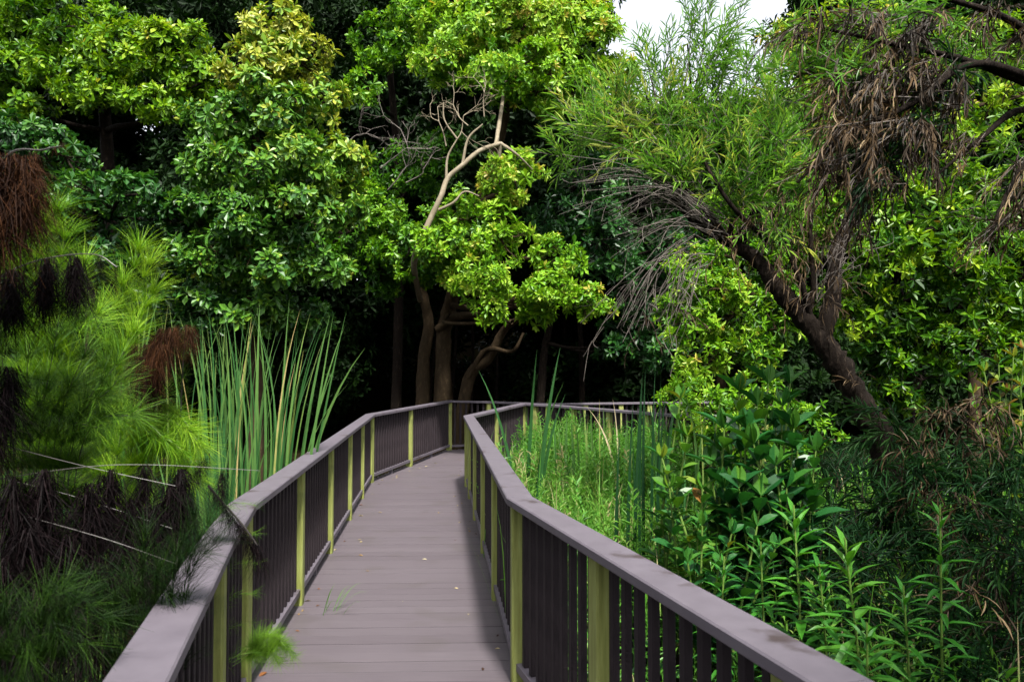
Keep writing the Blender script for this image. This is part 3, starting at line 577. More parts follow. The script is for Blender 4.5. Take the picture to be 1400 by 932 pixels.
narrow_lobes(bd_, bs, lobes_px([(1140, 120, 4.3, 34, .6, .05), (1200, 110, 4.3, 44, .7, -.1), (1160, 190, 4.2, 44, .7, .1), (1220, 190, 4.3, 48, .9, -.12), (1270, 130, 4.4, 48, .9, -.18), (1130, 230, 4.2, 32, .7, .05), (1190, 250, 4.3, 40, .7, -.12), (1180, 40, 4.4, 44, .5, .02), (1100, 40, 4.4, 30, .5, 0), (1270, 30, 4.5, 34, .6, -.1), (1340, 20, 4.6, 26, .6), (1385, 60, 4.7, 24, .7, .05), (1240, 60, 4.4, 32, .6, -.1), (1390, 235, 4.7, 30, .7), (1375, 300, 4.6, 22, 1.1, -.06), (1310, 200, 4.7, 26, .5, -.05)]), 66, .10, .44, m=13, length=.32, up=-.2, droop=.5, tpl=T_DEAD, tvar=.17, ang=30, bias=(-.55, 0, -.45))
core = Buf(); narrow_lobes(core, bs, lobes_px([(1190, 130, 4.45, 50, .6), (1230, 190, 4.45, 50, .7), (1180, 230, 4.35, 40, .6), (1270, 110, 4.5, 44, .8)]), 40, .11, .3, m=13, length=.3, droop=.5, bias=(-.5, 0, -.3))  # dark leaf colour stands in for shade at the core of the foliage
part('shade_toned_leaves', core, 'leaf_under', rt)
part('dead_leaves', bd_, 'leaf_dead', rt)
narrow_lobes(bg, bs, lobes_px([(1100, 90, 4.6, 34, .8), (1130, 60, 4.6, 30, .7), (1160, 20, 4.7, 40, .7), (1250, 10, 4.8, 44, .7), (1290, 60, 4.8, 40), (1080, 130, 4.6, 36, .8, .1), (1110, 60, 4.5, 34, .7, .1), (1075, 180, 4.5, 30, .8, .1), (1150, 100, 4.3, 34, .6), (1210, 20, 4.6, 40, .6, .08), (1330, 60, 4.9, 40, .7, .1), (1330, 290, 4.9, 34, .8, -.1), (1390, 200, 5, 36, .8)]), 30, .11, .42, m=13, length=.32, up=.1, droop=.5)
part('green_leaves', bg, 'leaf_wattle', rt); part('twigs', bs, 'twig', rt)

# ================================================================== SHRUBS AND WEEDS, RIGHT
def shrub_narrow(name, label, base, lobes, mat, dens=26, leaf=.12, tone=.5, m=14, up=.1, droop=.6, length=.34, tpl=T_NARR, cat='shrub', dead=None):
    rt = thing(name, base, label, cat); bl, bs = Buf(), Buf()
    for cen, rad, tb_ in lobes:
        for i in range(3): tube(bs, [np.array(base)+R.normal(0, .05, 3)*[1, 1, 0], mix(base, cen, .5)+R.normal(0, .08, 3), cen+R.normal(0, .1, 3)], .010, .004, 5, 5)
    narrow_lobes(bl, bs, lobes, dens, leaf, tone, m, length, up, droop, tpl)
    part('foliage', bl, mat, rt)
    if dead:
        bd2 = Buf(); narrow_lobes(bd2, bs, dead, dens*.8, .10, .42, 9, .26, -.3, .9, T_DEAD); part('dead_leaves', bd2, 'leaf_dead', rt)
    part('stems', bs, 'bark', rt)
shrub_narrow('dark_shrub', 'dark narrow-leaved shrub right of the leaning trunk, with brown dead leaves hanging in it', gpt(1290, 5.6), lobes_px([(1230, 660, 5.2, 60, .8), (1290, 640, 5.4, 60, .7, .05), (1350, 620, 5.2, 60, .7, .08), (1260, 740, 5.1, 60, .8, -.1), (1340, 720, 5, 66, .9, -.15), (1220, 580, 5.8, 50, .8, .1), (1390, 680, 4.8, 60, .9, -.1), (1200, 700, 5.4, 46, .8, -.1)]), 'leaf_under', 28,
             dead=lobes_px([(1300, 580, 5, 50, .7), (1260, 610, 5.1, 36, .6, .1), (1320, 740, 4.4, 40, 1), (1350, 560, 5.2, 40, .7, .1), (1285, 680, 4.7, 34, .9)]))
shrub_narrow('dark_shrub', 'dark tangled shrub at the bottom right corner', gpt(1380, 3.9), lobes_px([(1350, 850, 4.1, 80, .9), (1400, 760, 4.1, 80, .9, .05), (1390, 920, 3.7, 80, .9), (1280, 850, 4.4, 70, .9, -.1), (1310, 930, 4.1, 80, .8, -.1)]), 'leaf_under', 30, .11, .42, dead=lobes_px([(1345, 790, 3.9, 40, 1), (1390, 860, 3.8, 40, .9, .1), (1330, 700, 4.2, 30, .9, .1)]))
shrub_narrow('dark_shrub', 'low dark shrub behind the lance-leaved weeds', gpt(1130, 4.8), lobes_px([(1100, 760, 4.8, 70, .9, -.1), (1180, 800, 4.5, 80, .9, -.15), (1030, 720, 5.2, 60, .9, -.1), (1160, 700, 5.2, 60, .9, -.1), (1060, 800, 4.6, 60, .9, -.2)]), 'leaf_under', 26, .12, .40)

def broad_shrub(label, base, stems, leaf=.19, tone=.42, mat='leaf_milk', group=None, young=.6):
    rt = thing('broadleaf_shrub', base, label, 'shrub', group); bl, bs = Buf(), Buf()
    for top in stems:
        top = np.array(top)-np.array([0, 0, .12]); b0 = np.array(base)+R.normal(0, .07, 3)*[1, 1, 0]; c = tube(bs, [b0, mix(b0, top, .5)+R.normal(0, .05, 3), top], .012, .005, 6, 8)
        k = len(c); tp = nrm(c[-1]-c[-3])
        for i in range(int(k*.3), k):
            a0 = i*1.57+R.uniform(-.3, .3)
            for s in (0, math.pi):
                a = a0+s; up_ = .35+.5*(i/k)
                d = np.array([[math.cos(a), math.sin(a), up_+R.normal(0, .15)]])
                l = leaf*(1 if i < k-3 else .8)*R.uniform(.75, 1.15)
                place(bl, T_BROAD, c[i][None], d, np.array([[0, 0, 1.]])+R.normal(0, .2, (1, 3)), l, tone+R.normal(0, .12)+((young-tone)*.6 if i >= k-2 else 0)+(.06 if i == k-3 else 0))
        for s in range(3):
            a = R.uniform(0, 6.28); place(bl, T_BROAD, top[None], np.array([[.4*math.cos(a), .4*math.sin(a), 1.]]), np.array([[math.cos(a), math.sin(a), .2]]), leaf*.6, young+R.normal(0, .1))
    part('foliage', bl, mat, rt); part('stems', bs, 'stem_green', rt)
broad_shrub('broad-leaved shrub in front of the leaning trunk, reddish young leaves at its tips', gpt(1030, 5), [P(1010, 510, 5), P(1050, 500, 5.1), P(990, 560, 4.8), P(1085, 560, 4.9), P(1030, 580, 4.7), P(1060, 610, 4.7), P(1115, 590, 4.8), P(970, 610, 4.9), P(1010, 640, 4.6), P(1080, 500, 5.2), P(1035, 530, 5), P(1100, 630, 4.9), P(1000, 600, 5), P(1060, 560, 5.1), P(1075, 640, 4.7), P(1040, 650, 4.6), P(985, 590, 4.9), P(1090, 590, 4.9), P(1020, 560, 4.8), P(1110, 650, 4.8), P(1070, 530, 5), P(990, 640, 4.7)], .23, .28)
broad_shrub('young broad-leaved plant beside the dark upright reeds, yellow-green leaves with an orange tinge', gpt(925, 4.9), [P(905, 600, 4.8), P(930, 520, 4.9), P(940, 570, 4.8), P(960, 640, 4.7), P(915, 640, 4.7)], .17, .58, young=.76)
broad_shrub('pale broad-leaved shrub at the right edge beneath the leafy trees', gpt(1370, 7), [P(1345, 490, 7), P(1365, 480, 7), P(1385, 470, 7), P(1400, 460, 7), P(1330, 520, 7), P(1375, 520, 7), P(1395, 510, 6.9), P(1355, 540, 7)], .17, .72, young=.85)
broad_shrub('dark low broad-leaved shrub just right of the handrail', gpt(960, 4.6), [P(960, 690, 4.5), P(1000, 700, 4.4), P(1035, 690, 4.4), P(985, 730, 4.3), P(1060, 720, 4.3), P(940, 740, 4.4)], .15, .35)

def lance_weed(label, base, top, leaf=.17, n=54, tone=.30, group='lance-leaved weeds by the right railing'):
    rt = thing('lance_weed', base, label, 'weed', group); bl, bs = Buf(), Buf(); base = np.array(base); top = np.array(top)
    c = tube(bs, [base, mix(base, top, .5)+R.normal(0, .03, 3), top], .009, .004, 6, 14); l = np.linalg.norm(top-base)
    for i in range(n):
        t = .25+.75*(i/n)**.8; p = c[min(len(c)-1, int(t*(len(c)-1)))]; a = 2.4*i; up_ = .25+1.6*max(0, t-.8)/.2
        d = np.array([[math.cos(a), math.sin(a), up_+R.normal(0, .2)]]); s = leaf*(1-.45*max(0, t-.75)/.25)*R.uniform(.8, 1.15)
        place(bl, T_LANCE, p[None], d, np.array([[0, 0, 1.]]), s, tone+.25*(t-.6)+R.normal(0, .08))
    part('foliage', bl, 'leaf_lance', rt); part('stem', bs, 'stem_green', rt)
LW = [('tall lance-leaved weed behind the near railing, left one of the bright pair', 1085, 690, 3.7, .24), ('brightest lance-leaved weed leaning over the near railing', 1155, 735, 3.3, .25), ('thin lance-leaved weed in the dark gap at the lower right', 1285, 690, 3.6, .19),
      ('lance-leaved weed half hidden between the bright pair and the dark shrub', 1120, 770, 3.6, .21), ('short lance-leaved weed low against the near handrail', 1185, 850, 3.1, .19), ('lance-leaved weed with drooping leaves under the leaning trunk', 1040, 740, 3.9, .19), ('small lance-leaved weed beside the broad-leaved shrub', 955, 700, 4.6, .13), ('lance-leaved weed just over the middle of the near handrail', 990, 760, 3.8, .15), ('slender lance-leaved weed at the edge of the herb bed', 905, 690, 4.9, .12), ('lance-leaved weed rising beside the corner shrub', 1235, 800, 3.5, .19)]
for i, (lb, px, py, d, lf) in enumerate(LW): lance_weed(lb, gpt(px+R.uniform(-8, 8), d), P(px, py, d), lf*.88, tone=(.52, .62, .3)[min(i, 2)])

# herb bed inside the bend
def right_rail_x(y): return np.interp(y, [c[1] for c in RC[1:4]], [c[0] for c in RC[1:4]])
n = 5200; y = R.uniform(2.6, 13.2, n); y = y[R.uniform(0, 1, n) < .35+.65*(y/13)]; n = len(y)
x = right_rail_x(np.clip(y, 1.7, 10.6))+.13+R.uniform(0, 1, n)**1.15*(4.4-.1*np.abs(y-8))
keep = ~((y > 10.6) & (x < np.interp(y, [10.68, 14.2], [-.5, .5])+.1)) & (x < np.where(y > 11.2, 2.25-(y-11.2)*.62, 9)); x, y = x[keep], y[keep]; n = len(x)
zt = .36+.15*np.sin(x*2.1+y)+.14*np.sin(y*1.7-x)+.10*np.sin(x*5.3+1)*np.sin(y*4.1)+.05*np.clip((y-6)/4, 0, 1)+.26*np.exp(-((x-1.7)/1.2)**2-((y-10.2)/2.6)**2)+R.normal(0, .10, n)
zt = np.where(y < 4.6, zt-.25, zt)
bl, bs = Buf(), Buf(); z0 = zt-.62
pos = np.stack([x, y, z0], -1); ax = nrm(np.stack([R.normal(0, .16, n), R.normal(0, .16, n), np.ones(n)], -1))
tn = .46+.17*np.sin(x*1.4+y*.8+1)+R.normal(0, .16, n)+np.where(R.uniform(0, 1, n) < .05, .4, 0)
sprays(bl, pos, ax, .64, 24, .075*R.choice([.7, 1, 1.5], n), tn, leaf_tpl(1, (.095, .08), .1, .25), 60, .04, None, vary=.3, taper=.4, jit=16)
place(bs, T_STICK, pos-ax*.4, ax, np.tile([[1., .1, .2]], (n, 1)), 1.03, tn, wscale=.0028)
hb = Buf(); hb.add(np.concatenate(bl.v), np.concatenate(bl.f), np.concatenate(bl.t)); hb.add(np.concatenate(bs.v), np.concatenate(bs.f), np.concatenate(bs.t))
k2 = R.integers(0, n, 260); a2 = nrm(np.stack([R.normal(0, .2, 260), R.normal(0, .2, 260), np.ones(260)], -1)); b2 = Buf()
sprays(b2, pos[k2]+[0, 0, .02], a2, .66*R.uniform(.9, 1.3, 260), 22, .14*R.uniform(.7, 1.2, 260), .22+R.normal(0, .14, 260), T_LANCE, 55, .2, None, vary=.3, taper=.4)
hb.add(np.concatenate(b2.v), np.concatenate(b2.f), np.concatenate(b2.t))
# fine grasses mixed in
for i in range(700):
    j = R.integers(0, n); ribbon(hb, (x[j]+R.normal(0, .1), y[j]+R.normal(0, .1), zt[j]-.5), R.uniform(0, 6.28), R.uniform(.45, .85), R.uniform(.05, .4), R.uniform(.2, 1.4), .008, R.choice([.5, .6, .95]), 5, .2)
tag(part('herb_cover', hb, 'herb'), kind='stuff')

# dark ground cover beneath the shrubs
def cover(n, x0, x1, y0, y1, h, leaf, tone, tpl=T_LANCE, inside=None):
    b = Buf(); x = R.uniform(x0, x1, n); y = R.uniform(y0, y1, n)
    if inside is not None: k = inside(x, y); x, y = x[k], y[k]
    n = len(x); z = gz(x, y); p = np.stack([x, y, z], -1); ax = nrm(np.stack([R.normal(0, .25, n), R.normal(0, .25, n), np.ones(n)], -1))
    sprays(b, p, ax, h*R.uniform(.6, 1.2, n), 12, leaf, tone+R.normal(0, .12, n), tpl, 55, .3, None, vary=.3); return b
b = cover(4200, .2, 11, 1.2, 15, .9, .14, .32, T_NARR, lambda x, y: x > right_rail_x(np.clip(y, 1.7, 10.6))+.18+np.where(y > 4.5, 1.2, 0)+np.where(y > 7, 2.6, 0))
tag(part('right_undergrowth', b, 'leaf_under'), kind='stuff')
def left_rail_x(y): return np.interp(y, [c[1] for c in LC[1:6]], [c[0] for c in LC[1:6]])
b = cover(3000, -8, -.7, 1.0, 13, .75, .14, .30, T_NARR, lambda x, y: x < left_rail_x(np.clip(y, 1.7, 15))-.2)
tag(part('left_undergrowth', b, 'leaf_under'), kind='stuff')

# ================================================================== REEDS
def reeds(label, base_px, d, blades, mat='reed', group=None, cat='reeds', dry=0):
    """blades: (px0, tipx, tipy, bend, tone)"""
    g = gpt(base_px, d); rt = thing('bulrush', g, label, cat, group)
    for (x0, tx, ty, bend, tone, w) in blades:
        dd = d+R.uniform(-.35, .35); p0 = gpt(x0, dd); tip = P(tx, ty, dd)
        v = tip-p0; l = np.linalg.norm(v); lean = math.atan2(abs(v[0]), v[2]); az = 0 if v[0] > 0 else math.pi
        if tone > 1.2: w *= .55
        az += R.uniform(-.15, .15); tw = R.choice([-1, 1])*R.uniform(.55, 1.5); LL, ln0 = l*(1+.06*bend), lean-.22*bend
        hv = np.array([math.cos(az), math.sin(az)])
        for it in range(6):
            b = Buf(); e = ribbon(b, p0, az, LL, ln0, bend*.75, w, tone, 13, .3, tw=tw)-p0
            a_ = math.atan2(float(e[:2]@hv), e[2]); ln0 += lean-a_; LL *= l/np.linalg.norm(e)
        part('blade', b, 'reed_dry' if tone > 1.2 else mat, rt, smooth=True)
def rblades(n, x0, x1, ytop, yvar, spread, w=.023):
    out = []
    for i in range(n):
        x = R.uniform(x0, x1); u = (x-(x0+x1)/2)/(x1-x0)*2
        out.append((x, x+u*spread+R.normal(0, 24), ytop+abs(R.normal(0, yvar)), abs(R.normal(.25, .5)), R.choice([.3, .42, .55, .66, .78, .9, 1.5], p=[.22, .27, .26, .17, .05, .03, 0]), w*R.uniform(.7, 1.25)))
    return out
reeds('tall bulrush clump left of the boardwalk, the widest fan of blades', 370, 6.3, rblades(50, 300, 392, 376, 50, 68)+[(390, 525, 452, .9, .6, .034), (388, 482, 415, .4, .55, .028), (385, 460, 395, .25, .5, .034), (390, 470, 470, .5, .5, .03), (388, 500, 505, 1.2, .6, .03), (385, 455, 430, .5, .7, .034), (330, 300, 380, .1, .6, .034), (350, 357, 375, .05, .6, .034), (375, 400, 372, .1, .55, .034)])
reeds('bulrush clump with yellowing blades, left part of the tall reeds', 305, 6.5, rblades(28, 272, 330, 385, 55, 20))
reeds('short bulrush clump low behind the left handrail', 350, 5.6, rblades(34, 285, 345, 530, 45, 35, .022))
reeds('thin reeds rising among the feathery plants', 205, 6.2, rblades(12, 170, 245, 330, 60, 25))
reeds('bulrush of five broad dark blades just right of the far handrail corner', 712, 8.2, [(725, 643, 488, .55, .25, .055), (716, 737, 455, .12, .3, .055), (722, 772, 450, .2, .3, .055), (724, 782, 503, .7, .45, .045), (727, 782, 520, .55, .3, .055), (690, 693, 562, .1, .6, .05)])
reeds('group of dark upright reeds standing at the right of the herb bed', 880, 5.8, [(862, 881, 480, .1, .10, .030), (880, 884, 474, .1, .08, .030), (889, 898, 470, .1, .12, .030), (854, 868, 520, .1, .15, .030), (873, 880, 500, .1, .08, .030), (893, 915, 500, .2, .12, .030), (838, 850, 560, .1, .15, .03), (900, 935, 500, .4, .35, .030), (845, 842, 585, .05, .12, .03), (905, 930, 520, .3, .5, .030), (898, 905, 490, .1, .1, .030), (869, 862, 560, .1, .1, .030)], mat='reed_dark')
reeds('scattered bulrush blades in front of the far railing, two of them dry and bent', 810, 9.6, [(770, 762, 565, .1, .5, .055), (775, 776, 548, .1, .5, .055), (793, 785, 560, .2, .5, .055), (812, 806, 545, .1, .6, .055), (820, 819, 530, .05, .85, .055), (826, 824, 540, .1, .6, .055), (850, 858, 560, .1, .5, .055), (858, 857, 555, .05, .5, .055), (800, 795, 545, .3, .7, .055), (845, 835, 530, .3, 1.5, .055), (846, 790, 545, 1.2, 1.5, .055), (765, 755, 560, .1, .45, .055), (788, 779, 555, .1, .5, .055)])
reeds('pale strap-leaved reeds behind the upright dark ones', 925, 7.5, rblades(12, 890, 960, 500, 30, 35, .032))
reeds('dark reed blades at the right edge beside the pale shrub', 1395, 4.4, [(1330, 1420, 520, .3, .1, .045), (1350, 1440, 540, .3, .1, .045), (1370, 1450, 590, .4, .1, .04)], mat='reed_dark')

# ================================================================== FEATHERY RESTIOS, LEFT
T_ST = strand(.0062, .25); T_ST2 = strand(.006, .1); T_TA = strand(.0055, .9)
def plume(bl, bs, path, first=.3, gap=.13, ns=70, ln=.24, tone=.55, ang=48, r=.006, w=T_ST):
    c = tube(bs, path, r, r*.4, 5, 8); L = np.cumsum(np.r_[0, np.linalg.norm(np.diff(c, axis=0), axis=1)]); tot = L[-1]
    for s in np.arange(first*tot, tot, gap):
        i = min(len(c)-2, int(np.searchsorted(L, s))); p = c[i]; a = nrm(c[i+1]-c[i])
        u, q = perp(a[None]); th = R.uniform(0, 6.28, ns); t = s/tot
        an = np.radians(ang*R.uniform(.35, 1.25, ns)); r_ = np.cos(th)[:, None]*u+np.sin(th)[:, None]*q
        d = a*np.cos(an)[:, None]+r_*np.sin(an)[:, None]
        lf = ln*(1-.35*t)*R.uniform(.5, 1.1, ns)
        place(bl, w, p+R.normal(0, .006, (ns, 3)), d, a+r_*-.2+np.array([0, 0, .5])+R.normal(0, .3, (ns, 3)), lf, tone+R.normal(0, .2, ns)+.12*(t-.5)+R.normal(0, .1))
def tassel(bl, p, ln=.25, n=160, w=.05, axis=(0, 0, -1), tone=.45):
    """mop of fine threads that spread out and fall"""
    ax = nrm(axis); n = int(n*1.4); th = R.uniform(0, 6.28, n); h = np.stack([np.cos(th), np.sin(th), np.zeros(n)], -1)
    d = ax[None]*R.uniform(.05, 1.2, (n, 1))+h*R.uniform(.15, .9, (n, 1))*.75+R.normal(0, .12, (n, 3))
    st = p+h*R.uniform(0, w*.45, (n, 1))+ax*(R.uniform(0, .75, n)**1.3*ln)[:, None]
    place(bl, T_TA, st, d, np.array([0, 0, 1.])+R.normal(0, .25, (n, 3)), ln*R.uniform(.2, .62, n), tone+R.normal(0, .22, n), wscale=ln*.8)
def restio(label, base, stems, mat='restio', tone=.55, ns=70, ln=.24, gap=.13, tassels=(), tmat='tassel', first=.3, group=None, ang=48, r=.006, smat='stem_green', extra=()):
    rt = thing('restio', base, label, 'reed plant', group); bl, bs, bt = Buf(), Buf(), Buf()
    for st in stems: plume(bl, bs, [np.array(q) for q in st], first, gap, ns, ln, tone+R.normal(0, .06), ang, r)
    for ex in extra: tube(bs, ex, r, r*.6, 5, 8)
    if bl.v: part('plumes', bl, mat, rt)
    part('stems', bs, smat, rt)
    for e in tassels:
        q = Buf(); tassel(q, np.array(e[0]), *e[1:]); part('seed_head', q, tmat, rt)
    return rt
def stem_px(bx, d, *pts): return [gpt(bx, d)]+[P(a, c, e) for a, c, e in pts]
restio('tall lime-green feathery restio at the left, plume tip beside the low dark bush', gpt(60, 4.4),
       [stem_px(60+i*6, 4.4, (60+dx*.4, 520, 4.3), (60+dx, ty, 4.2)) for i, (dx, ty) in enumerate(((30, 300), (0, 275), (-40, 300), (60, 340), (-10, 330), (40, 390), (-60, 360), (10, 420), (80, 420), (-30, 250), (20, 260), (-60, 230)))], 'restio', .62, 75, .30, .12, first=.45)
restio('lime feathery restio with a grey-green plume tip, in front of the reeds', gpt(130, 4.8),
       [stem_px(130, 4.8, (150, 520, 4.7), (195, 320, 4.6)), stem_px(135, 4.8, (160, 520, 4.7), (210, 340, 4.6)), stem_px(125, 4.8, (140, 540, 4.7), (170, 370, 4.6)), stem_px(120, 4.8, (150, 560, 4.6), (205, 400, 4.6)), stem_px(110, 4.8, (140, 580, 4.6), (190, 440, 4.5)), stem_px(110, 4.8, (120, 560, 4.6), (130, 430, 4.4)), stem_px(140, 4.8, (165, 560, 4.7), (215, 380, 4.7))], 'restio', .60, 75, .30, .12, first=.45)
restio('drooping golden-green restio plume just left of the reeds', gpt(190, 4),
       [stem_px(150, 4, (190, 600, 3.9), (235, 560, 3.9), (275, 610, 3.8)), stem_px(150, 4, (180, 610, 3.9), (215, 570, 3.9), (262, 590, 3.8)), stem_px(160, 4, (190, 640, 3.9), (225, 600, 3.8), (272, 640, 3.8)), stem_px(130, 4, (160, 620, 3.8), (200, 580, 3.8), (240, 620, 3.8)), stem_px(180, 4, (200, 660, 3.9), (240, 620, 3.9), (270, 660, 3.8))], 'restio', .66, 80, .24, .07, first=.55, ang=40)
restio('olive feathery restio filling the left edge, dark seed heads hanging across it', gpt(20, 3.4),
       [stem_px(20+8*i, 3.3, (20+dx*.5, 640, 3.2), (20+dx, ty, 3.1)) for i, (dx, ty) in enumerate(((60, 440), (20, 470), (100, 470), (-20, 440), (140, 520), (80, 520), (40, 540), (170, 560), (0, 560), (120, 580), (150, 480)))], 'restio_dim', .55, 70, .26, .11, first=.4,
       tassels=[(P(18, 368, 2.9), .24, 460, .09), (P(64, 352, 2.9), .23, 460, .08), (P(104, 350, 2.9), .20, 420, .07), (P(136, 350, 2.9), .09, 120, .035), (P(158, 362, 2.9), .07, 80, .02), (P(-14, 375, 2.9), .22, 300, .06), (P(10, 500, 2.8), .26, 300, .09), (P(-10, 540, 2.7), .26, 300, .09)], smat='stem_dry', r=.003, extra=[[P(-30, 400, 2.9), P(20, 368, 2.9), P(70, 352, 2.9), P(130, 348, 2.9), P(160, 365, 2.9)]])
restio('restio with a rust-brown matted seed head between the lime plume and the reeds', gpt(230, 3.9),
       [stem_px(240, 3.9, (246, 600, 3.9), (250, 500, 3.8), (254, 446, 3.8))], 'restio_dim', .5, 40, .12, .05, first=.6,
       tassels=[(P(232, 448, 3.75), .19, 300, .10, (-.5, 0, -.6), .5), (P(203, 486, 3.75), .24, 320, .08, (-.15, 0, -1), .4), (P(256, 444, 3.75), .15, 220, .07, (.25, 0, -.8), .6), (P(222, 470, 3.7), .17, 240, .09, (-.3, 0, -1), .7), (P(220, 448, 3.8), .17, 240, .09, (-.3, 0, -1), .6), (P(240, 444, 3.8), .15, 240, .08, (.1, 0, -1), .7), (P(200, 470, 3.8), .19, 220, .08, (-.15, 0, -1), .5), (P(262, 444, 3.8), .10, 120, .04, (.4, 0, -1), .6), (P(214, 492, 3.8), .2, 200, .06, (0, 0, -1), .3), (P(185, 468, 3.8), .12, 120, .05, (-.3, 0, -1), .4)], tmat='tassel_rust', smat='stem_dry')
restio('rusty drooping restio head cut by the left edge of the picture', gpt(-60, 2.6),
       [stem_px(-60, 2.6, (-40, 400, 2.6), (0, 225, 2.6), (60, 205, 2.6), (85, 200, 2.6))], 'restio_dim', .5, 20, .08, .4, first=.8,
       tassels=[(P(-4, 212, 2.6), .30, 260, .06, (.02, 0, -1), .5), (P(22, 210, 2.6), .26, 240, .06, (.12, 0, -1), .55), (P(46, 207, 2.6), .16, 160, .04, (.25, 0, -1), .6), (P(72, 204, 2.6), .06, 60, .02, (1, 0, .7), .7), (P(-24, 220, 2.6), .34, 200, .06, (0, 0, -1), .4), (P(10, 208, 2.5), .3, 240, .09, (.2, 0, -1), .35), (P(34, 212, 2.5), .24, 220, .07, (.3, 0, -1), .6), (P(-14, 205, 2.5), .36, 260, .09, (.1, 0, -1), .6)], tmat='tassel_rust', smat='stem_dry')
restio('fallen grey restio stems near the left railing hung with blackish seed tassels', gpt(80, 3.0),
       [], tassels=[(P(248, 640, 2.95), .27, 320, .07), (P(304, 642, 3.0), .13, 180, .05), (P(197, 634, 2.9), .2, 220, .06), (P(180, 680, 2.7), .24, 300, .08), (P(120, 660, 2.7), .30, 300, .09), (P(60, 640, 2.6), .34, 300, .09), (P(20, 650, 2.5), .34, 280, .09), (P(90, 730, 2.5), .26, 280, .09), (P(150, 640, 2.8), .3, 280, .09), (P(215, 690, 2.8), .20, 240, .07), (P(230, 660, 2.9), .24, 240, .06), (P(280, 625, 3.1), .10, 160, .06, (-.3, 0, -.6)), (P(40, 720, 2.4), .3, 300, .1), (P(5, 760, 2.3), .3, 300, .1), (P(130, 760, 2.5), .24, 260, .09), (P(60, 800, 2.2), .3, 300, .12), (P(170, 740, 2.6), .22, 260, .1), (P(110, 820, 2.2), .26, 260, .11), (P(20, 840, 2.1), .26, 260, .12), (P(200, 760, 2.5), .2, 220, .08)],
       r=.0017, smat='stem_dry', extra=[[P(-80, 668, 2.75), P(90, 641, 2.85), P(200, 635, 2.95), P(355, 643, 3.1)], [P(-60, 640, 2.75), P(90, 675, 2.75), P(235, 722, 2.8)], [P(10, 610, 2.8), P(120, 638, 2.8), P(240, 664, 2.85)], [P(-20, 690, 2.55), P(140, 735, 2.55), P(240, 770, 2.6)], [gpt(-90, 2.7), P(-85, 800, 2.7), P(-80, 660, 2.75)]])
rr = restio('dark seed plume resting over the bend of the left handrail', P(296, 674, 3.1)-np.array([0, 0, 1.2]), [], r=.006, smat='tassel' and 'stem_dry', extra=[[P(285, 664, 3.05), P(300, 682, 3.1), P(330, 715, 3.15), P(352, 745, 3.15)]])
q = Buf()
for t in np.linspace(0, 1, 9):
    p = mix(P(284, 664, 3.05), P(345, 735, 3.15), t); tassel(q, p, .10+.07*t, 70, .02+.02*t, (.45, 0, -.62-.25*t), .5)
part('seed_head', q, 'tassel', rr)
restio('dark green wispy restio at the bottom left beside the near handrail', gpt(200, 2.4),
       [stem_px(200+12*i, 2.35, (200+dx*.5, 860, 2.3), (200+dx, ty, 2.25)) for i, (dx, ty) in enumerate(((60, 740), (20, 770), (90, 700), (-30, 790), (40, 830), (100, 730), (-70, 820), (0, 720), (-100, 780), (70, 690), (-60, 880), (-140, 840)))], 'restio_dark', .4, 40, .17, .07, first=.25, ang=40, r=.002, smat='restio_dark')
restio('wispy restio in the bottom left corner with pale dead sheaths', gpt(20, 1.9),
       [stem_px(0+16*i, 1.9, (20+dx*.5, 900, 1.85), (20+dx, ty, 1.8)) for i, (dx, ty) in enumerate(((60, 860), (-20, 840), (100, 880), (20, 900), (130, 840), (-40, 890), (70, 800)))], 'restio_dark', .6, 40, .16, .06, first=.2, ang=42, r=.002, smat='restio_dark')
restio('fine green sprig poking through the left railing onto the deck', P(318, 900, 3.55),
       [[P(318, 900, 3.55), P(345, 880, 3.5), P(372, 868, 3.45), P(392, 885, 3.42)], [P(318, 905, 3.55), P(350, 888, 3.48), P(385, 880, 3.44), P(402, 900, 3.42)], [P(318, 910, 3.55), P(345, 895, 3.5), P(370, 890, 3.45), P(382, 905, 3.42)]], 'restio_dim', .85, 90, .10, .022, first=.3, ang=60, r=.002)
restio('thin green fronds reaching through the balusters below the handrail bend', P(296, 820, 3.6),
       [[P(300-20, 930-40*i, 3.6), P(315, 900-42*i, 3.4), P(350, 890-40*i, 3.35)] for i in range(6)], 'restio_dim', .7, 14, .10, .05, first=.2, ang=35, r=.0015)
gr = thing('grass_tuft', (-1.14, 5.5, 0), 'thin grass tuft growing through the deck edge by the left railing', 'grass tuft'); q = Buf()
for i in range(9): ribbon(q, (-1.25+R.normal(0, .05), 5.3+R.normal(0, .05), 0), R.uniform(-.8, .8), R.uniform(.12, .3), R.uniform(.2, .8), R.uniform(.6, 2.), .007, .5, 6, .2)
part('blades', q, 'herb', gr)

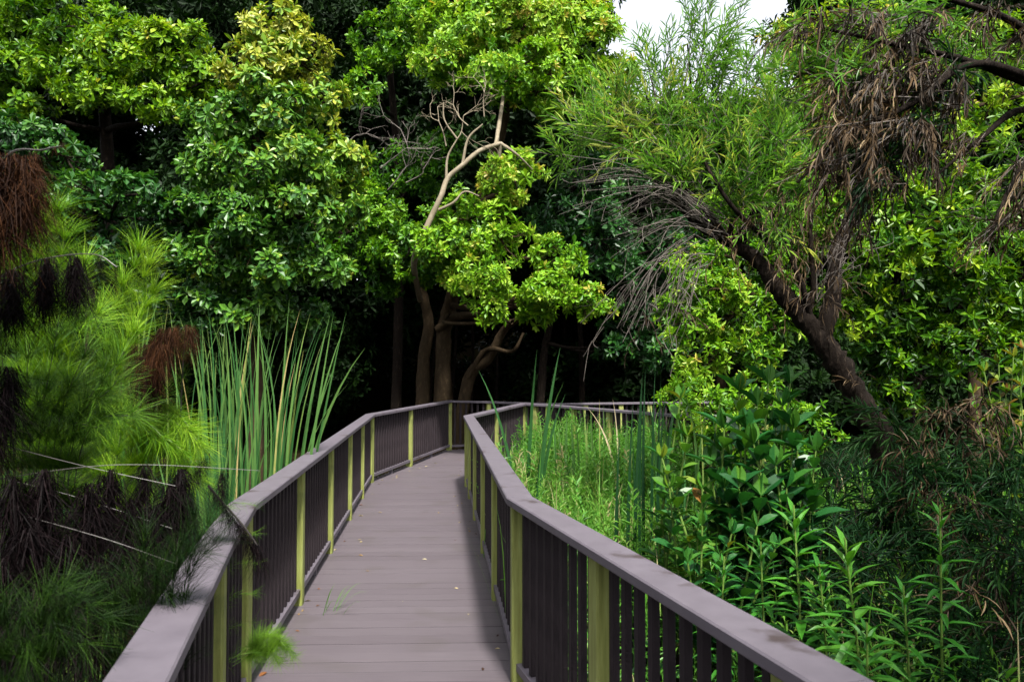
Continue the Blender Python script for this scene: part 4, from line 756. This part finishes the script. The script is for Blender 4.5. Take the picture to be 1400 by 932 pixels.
# ================================================================== FALLEN LEAVES ON THE DECK
lv = [(365, 918, .30, .06), (432, 776, .05, .045), (660, 912, .0, .035), (682, 867, .0, .03), (684, 886, .8, .035), (577, 764, .95, .045), (627, 690, .8, .05), (631, 713, .85, .05), (624, 678, .8, .05), (560, 643, .9, .05), (585, 637, .9, .06), (597, 633, .9, .05), (520, 656, .9, .05), (496, 690, .3, .06), (640, 725, .6, .05), (545, 650, .8, .05), (608, 626, .9, .05), (575, 640, 1, .05), (470, 740, .2, .04), (408, 838, .6, .03), (640, 840, .85, .03), (550, 822, .9, .02), (500, 780, .6, .03), (600, 700, .7, .04)]
for i in range(34):
    y_ = R.uniform(4.4, 14.5); side = R.uniform() < .55; x_ = left_rail_x(y_)+abs(R.normal(.10, .12)) if side else right_rail_x(min(y_, 10.5))-abs(R.normal(.10, .12))
    v_ = np.array([x_, y_, 0])-np.array([0, 0, H]); c_, s_ = math.cos(PITCH), math.sin(PITCH); fw = v_[1]*c_+v_[2]*s_; up_ = -v_[1]*s_+v_[2]*c_
    lv.append((700+F*v_[0]/fw, 466-F*up_/fw, R.choice([.1, .3, .6, .8, .9]), R.uniform(.025, .05)))
for i, (px, py, tn, s) in enumerate(lv):
    r_ = ray(px, py); p = np.array([0, 0, H])+r_*((.004-H)/r_[2]); q = Buf(); a = R.uniform(0, 6.28)
    place(q, T_BROAD, p[None], np.array([[math.cos(a), math.sin(a), .05]]), np.array([[0, 0, 1.]])+R.normal(0, .15, (1, 3)), s, tn)
    o = part('fallen_leaf', q, 'litter'); 
    if i == 0: tag(o, 'orange-brown fallen leaf on the deck at the foot of the left railing', 'fallen leaf', 'fallen leaves on the deck')
    else: tag(o, 'small dry fallen leaf lying on the deck boards', 'fallen leaf', 'fallen leaves on the deck')

# ================================================================== CAMERA, LIGHT, WORLD
cam = bpy.data.cameras.new('camera'); co = bpy.data.objects.new('camera', cam); COL.objects.link(co)
cam.sensor_width = 36; cam.lens = F/1400*36; cam.clip_end = 2000; cam.clip_start = .05; cam.dof.use_dof = True; cam.dof.focus_distance = 8.0; cam.dof.aperture_fstop = 5.6
co.location = (0, 0, H); co.rotation_euler = (math.pi/2+PITCH, 0, 0); S.camera = co
EL, AZ = math.radians(57), math.radians(165)     # azimuth clockwise from +y
sd = Vector((math.sin(AZ)*math.cos(EL), math.cos(AZ)*math.cos(EL), math.sin(EL)))
sl = bpy.data.lights.new('sun', 'SUN'); sl.energy = 3.6; sl.angle = math.radians(5); sl.color = (1, .96, .88)
so = bpy.data.objects.new('sun', sl); COL.objects.link(so); so.rotation_euler = (-sd).to_track_quat('-Z', 'Y').to_euler()
W = bpy.data.worlds.new('World'); S.world = W; W.use_nodes = True; nt = W.node_tree; nt.nodes.clear()
o = nt.nodes.new('ShaderNodeOutputWorld'); bg = nt.nodes.new('ShaderNodeBackground'); sk = nt.nodes.new('ShaderNodeTexSky'); hs = nt.nodes.new('ShaderNodeHueSaturation')
sk.sky_type = 'NISHITA'; sk.sun_disc = False; sk.sun_elevation = EL; sk.sun_rotation = AZ; sk.dust_density = 4; sk.air_density = 1.0
hs.inputs['Saturation'].default_value = .25
nt.links.new(sk.outputs[0], hs.inputs['Color']); nt.links.new(hs.outputs[0], bg.inputs['Color']); bg.inputs['Strength'].default_value = .125; nt.links.new(bg.outputs[0], o.inputs[0])
S.view_settings.view_transform = 'Standard'; S.view_settings.look = 'None'; S.view_settings.exposure = 1.75; S.view_settings.gamma = 1; S.view_settings.use_curve_mapping = False
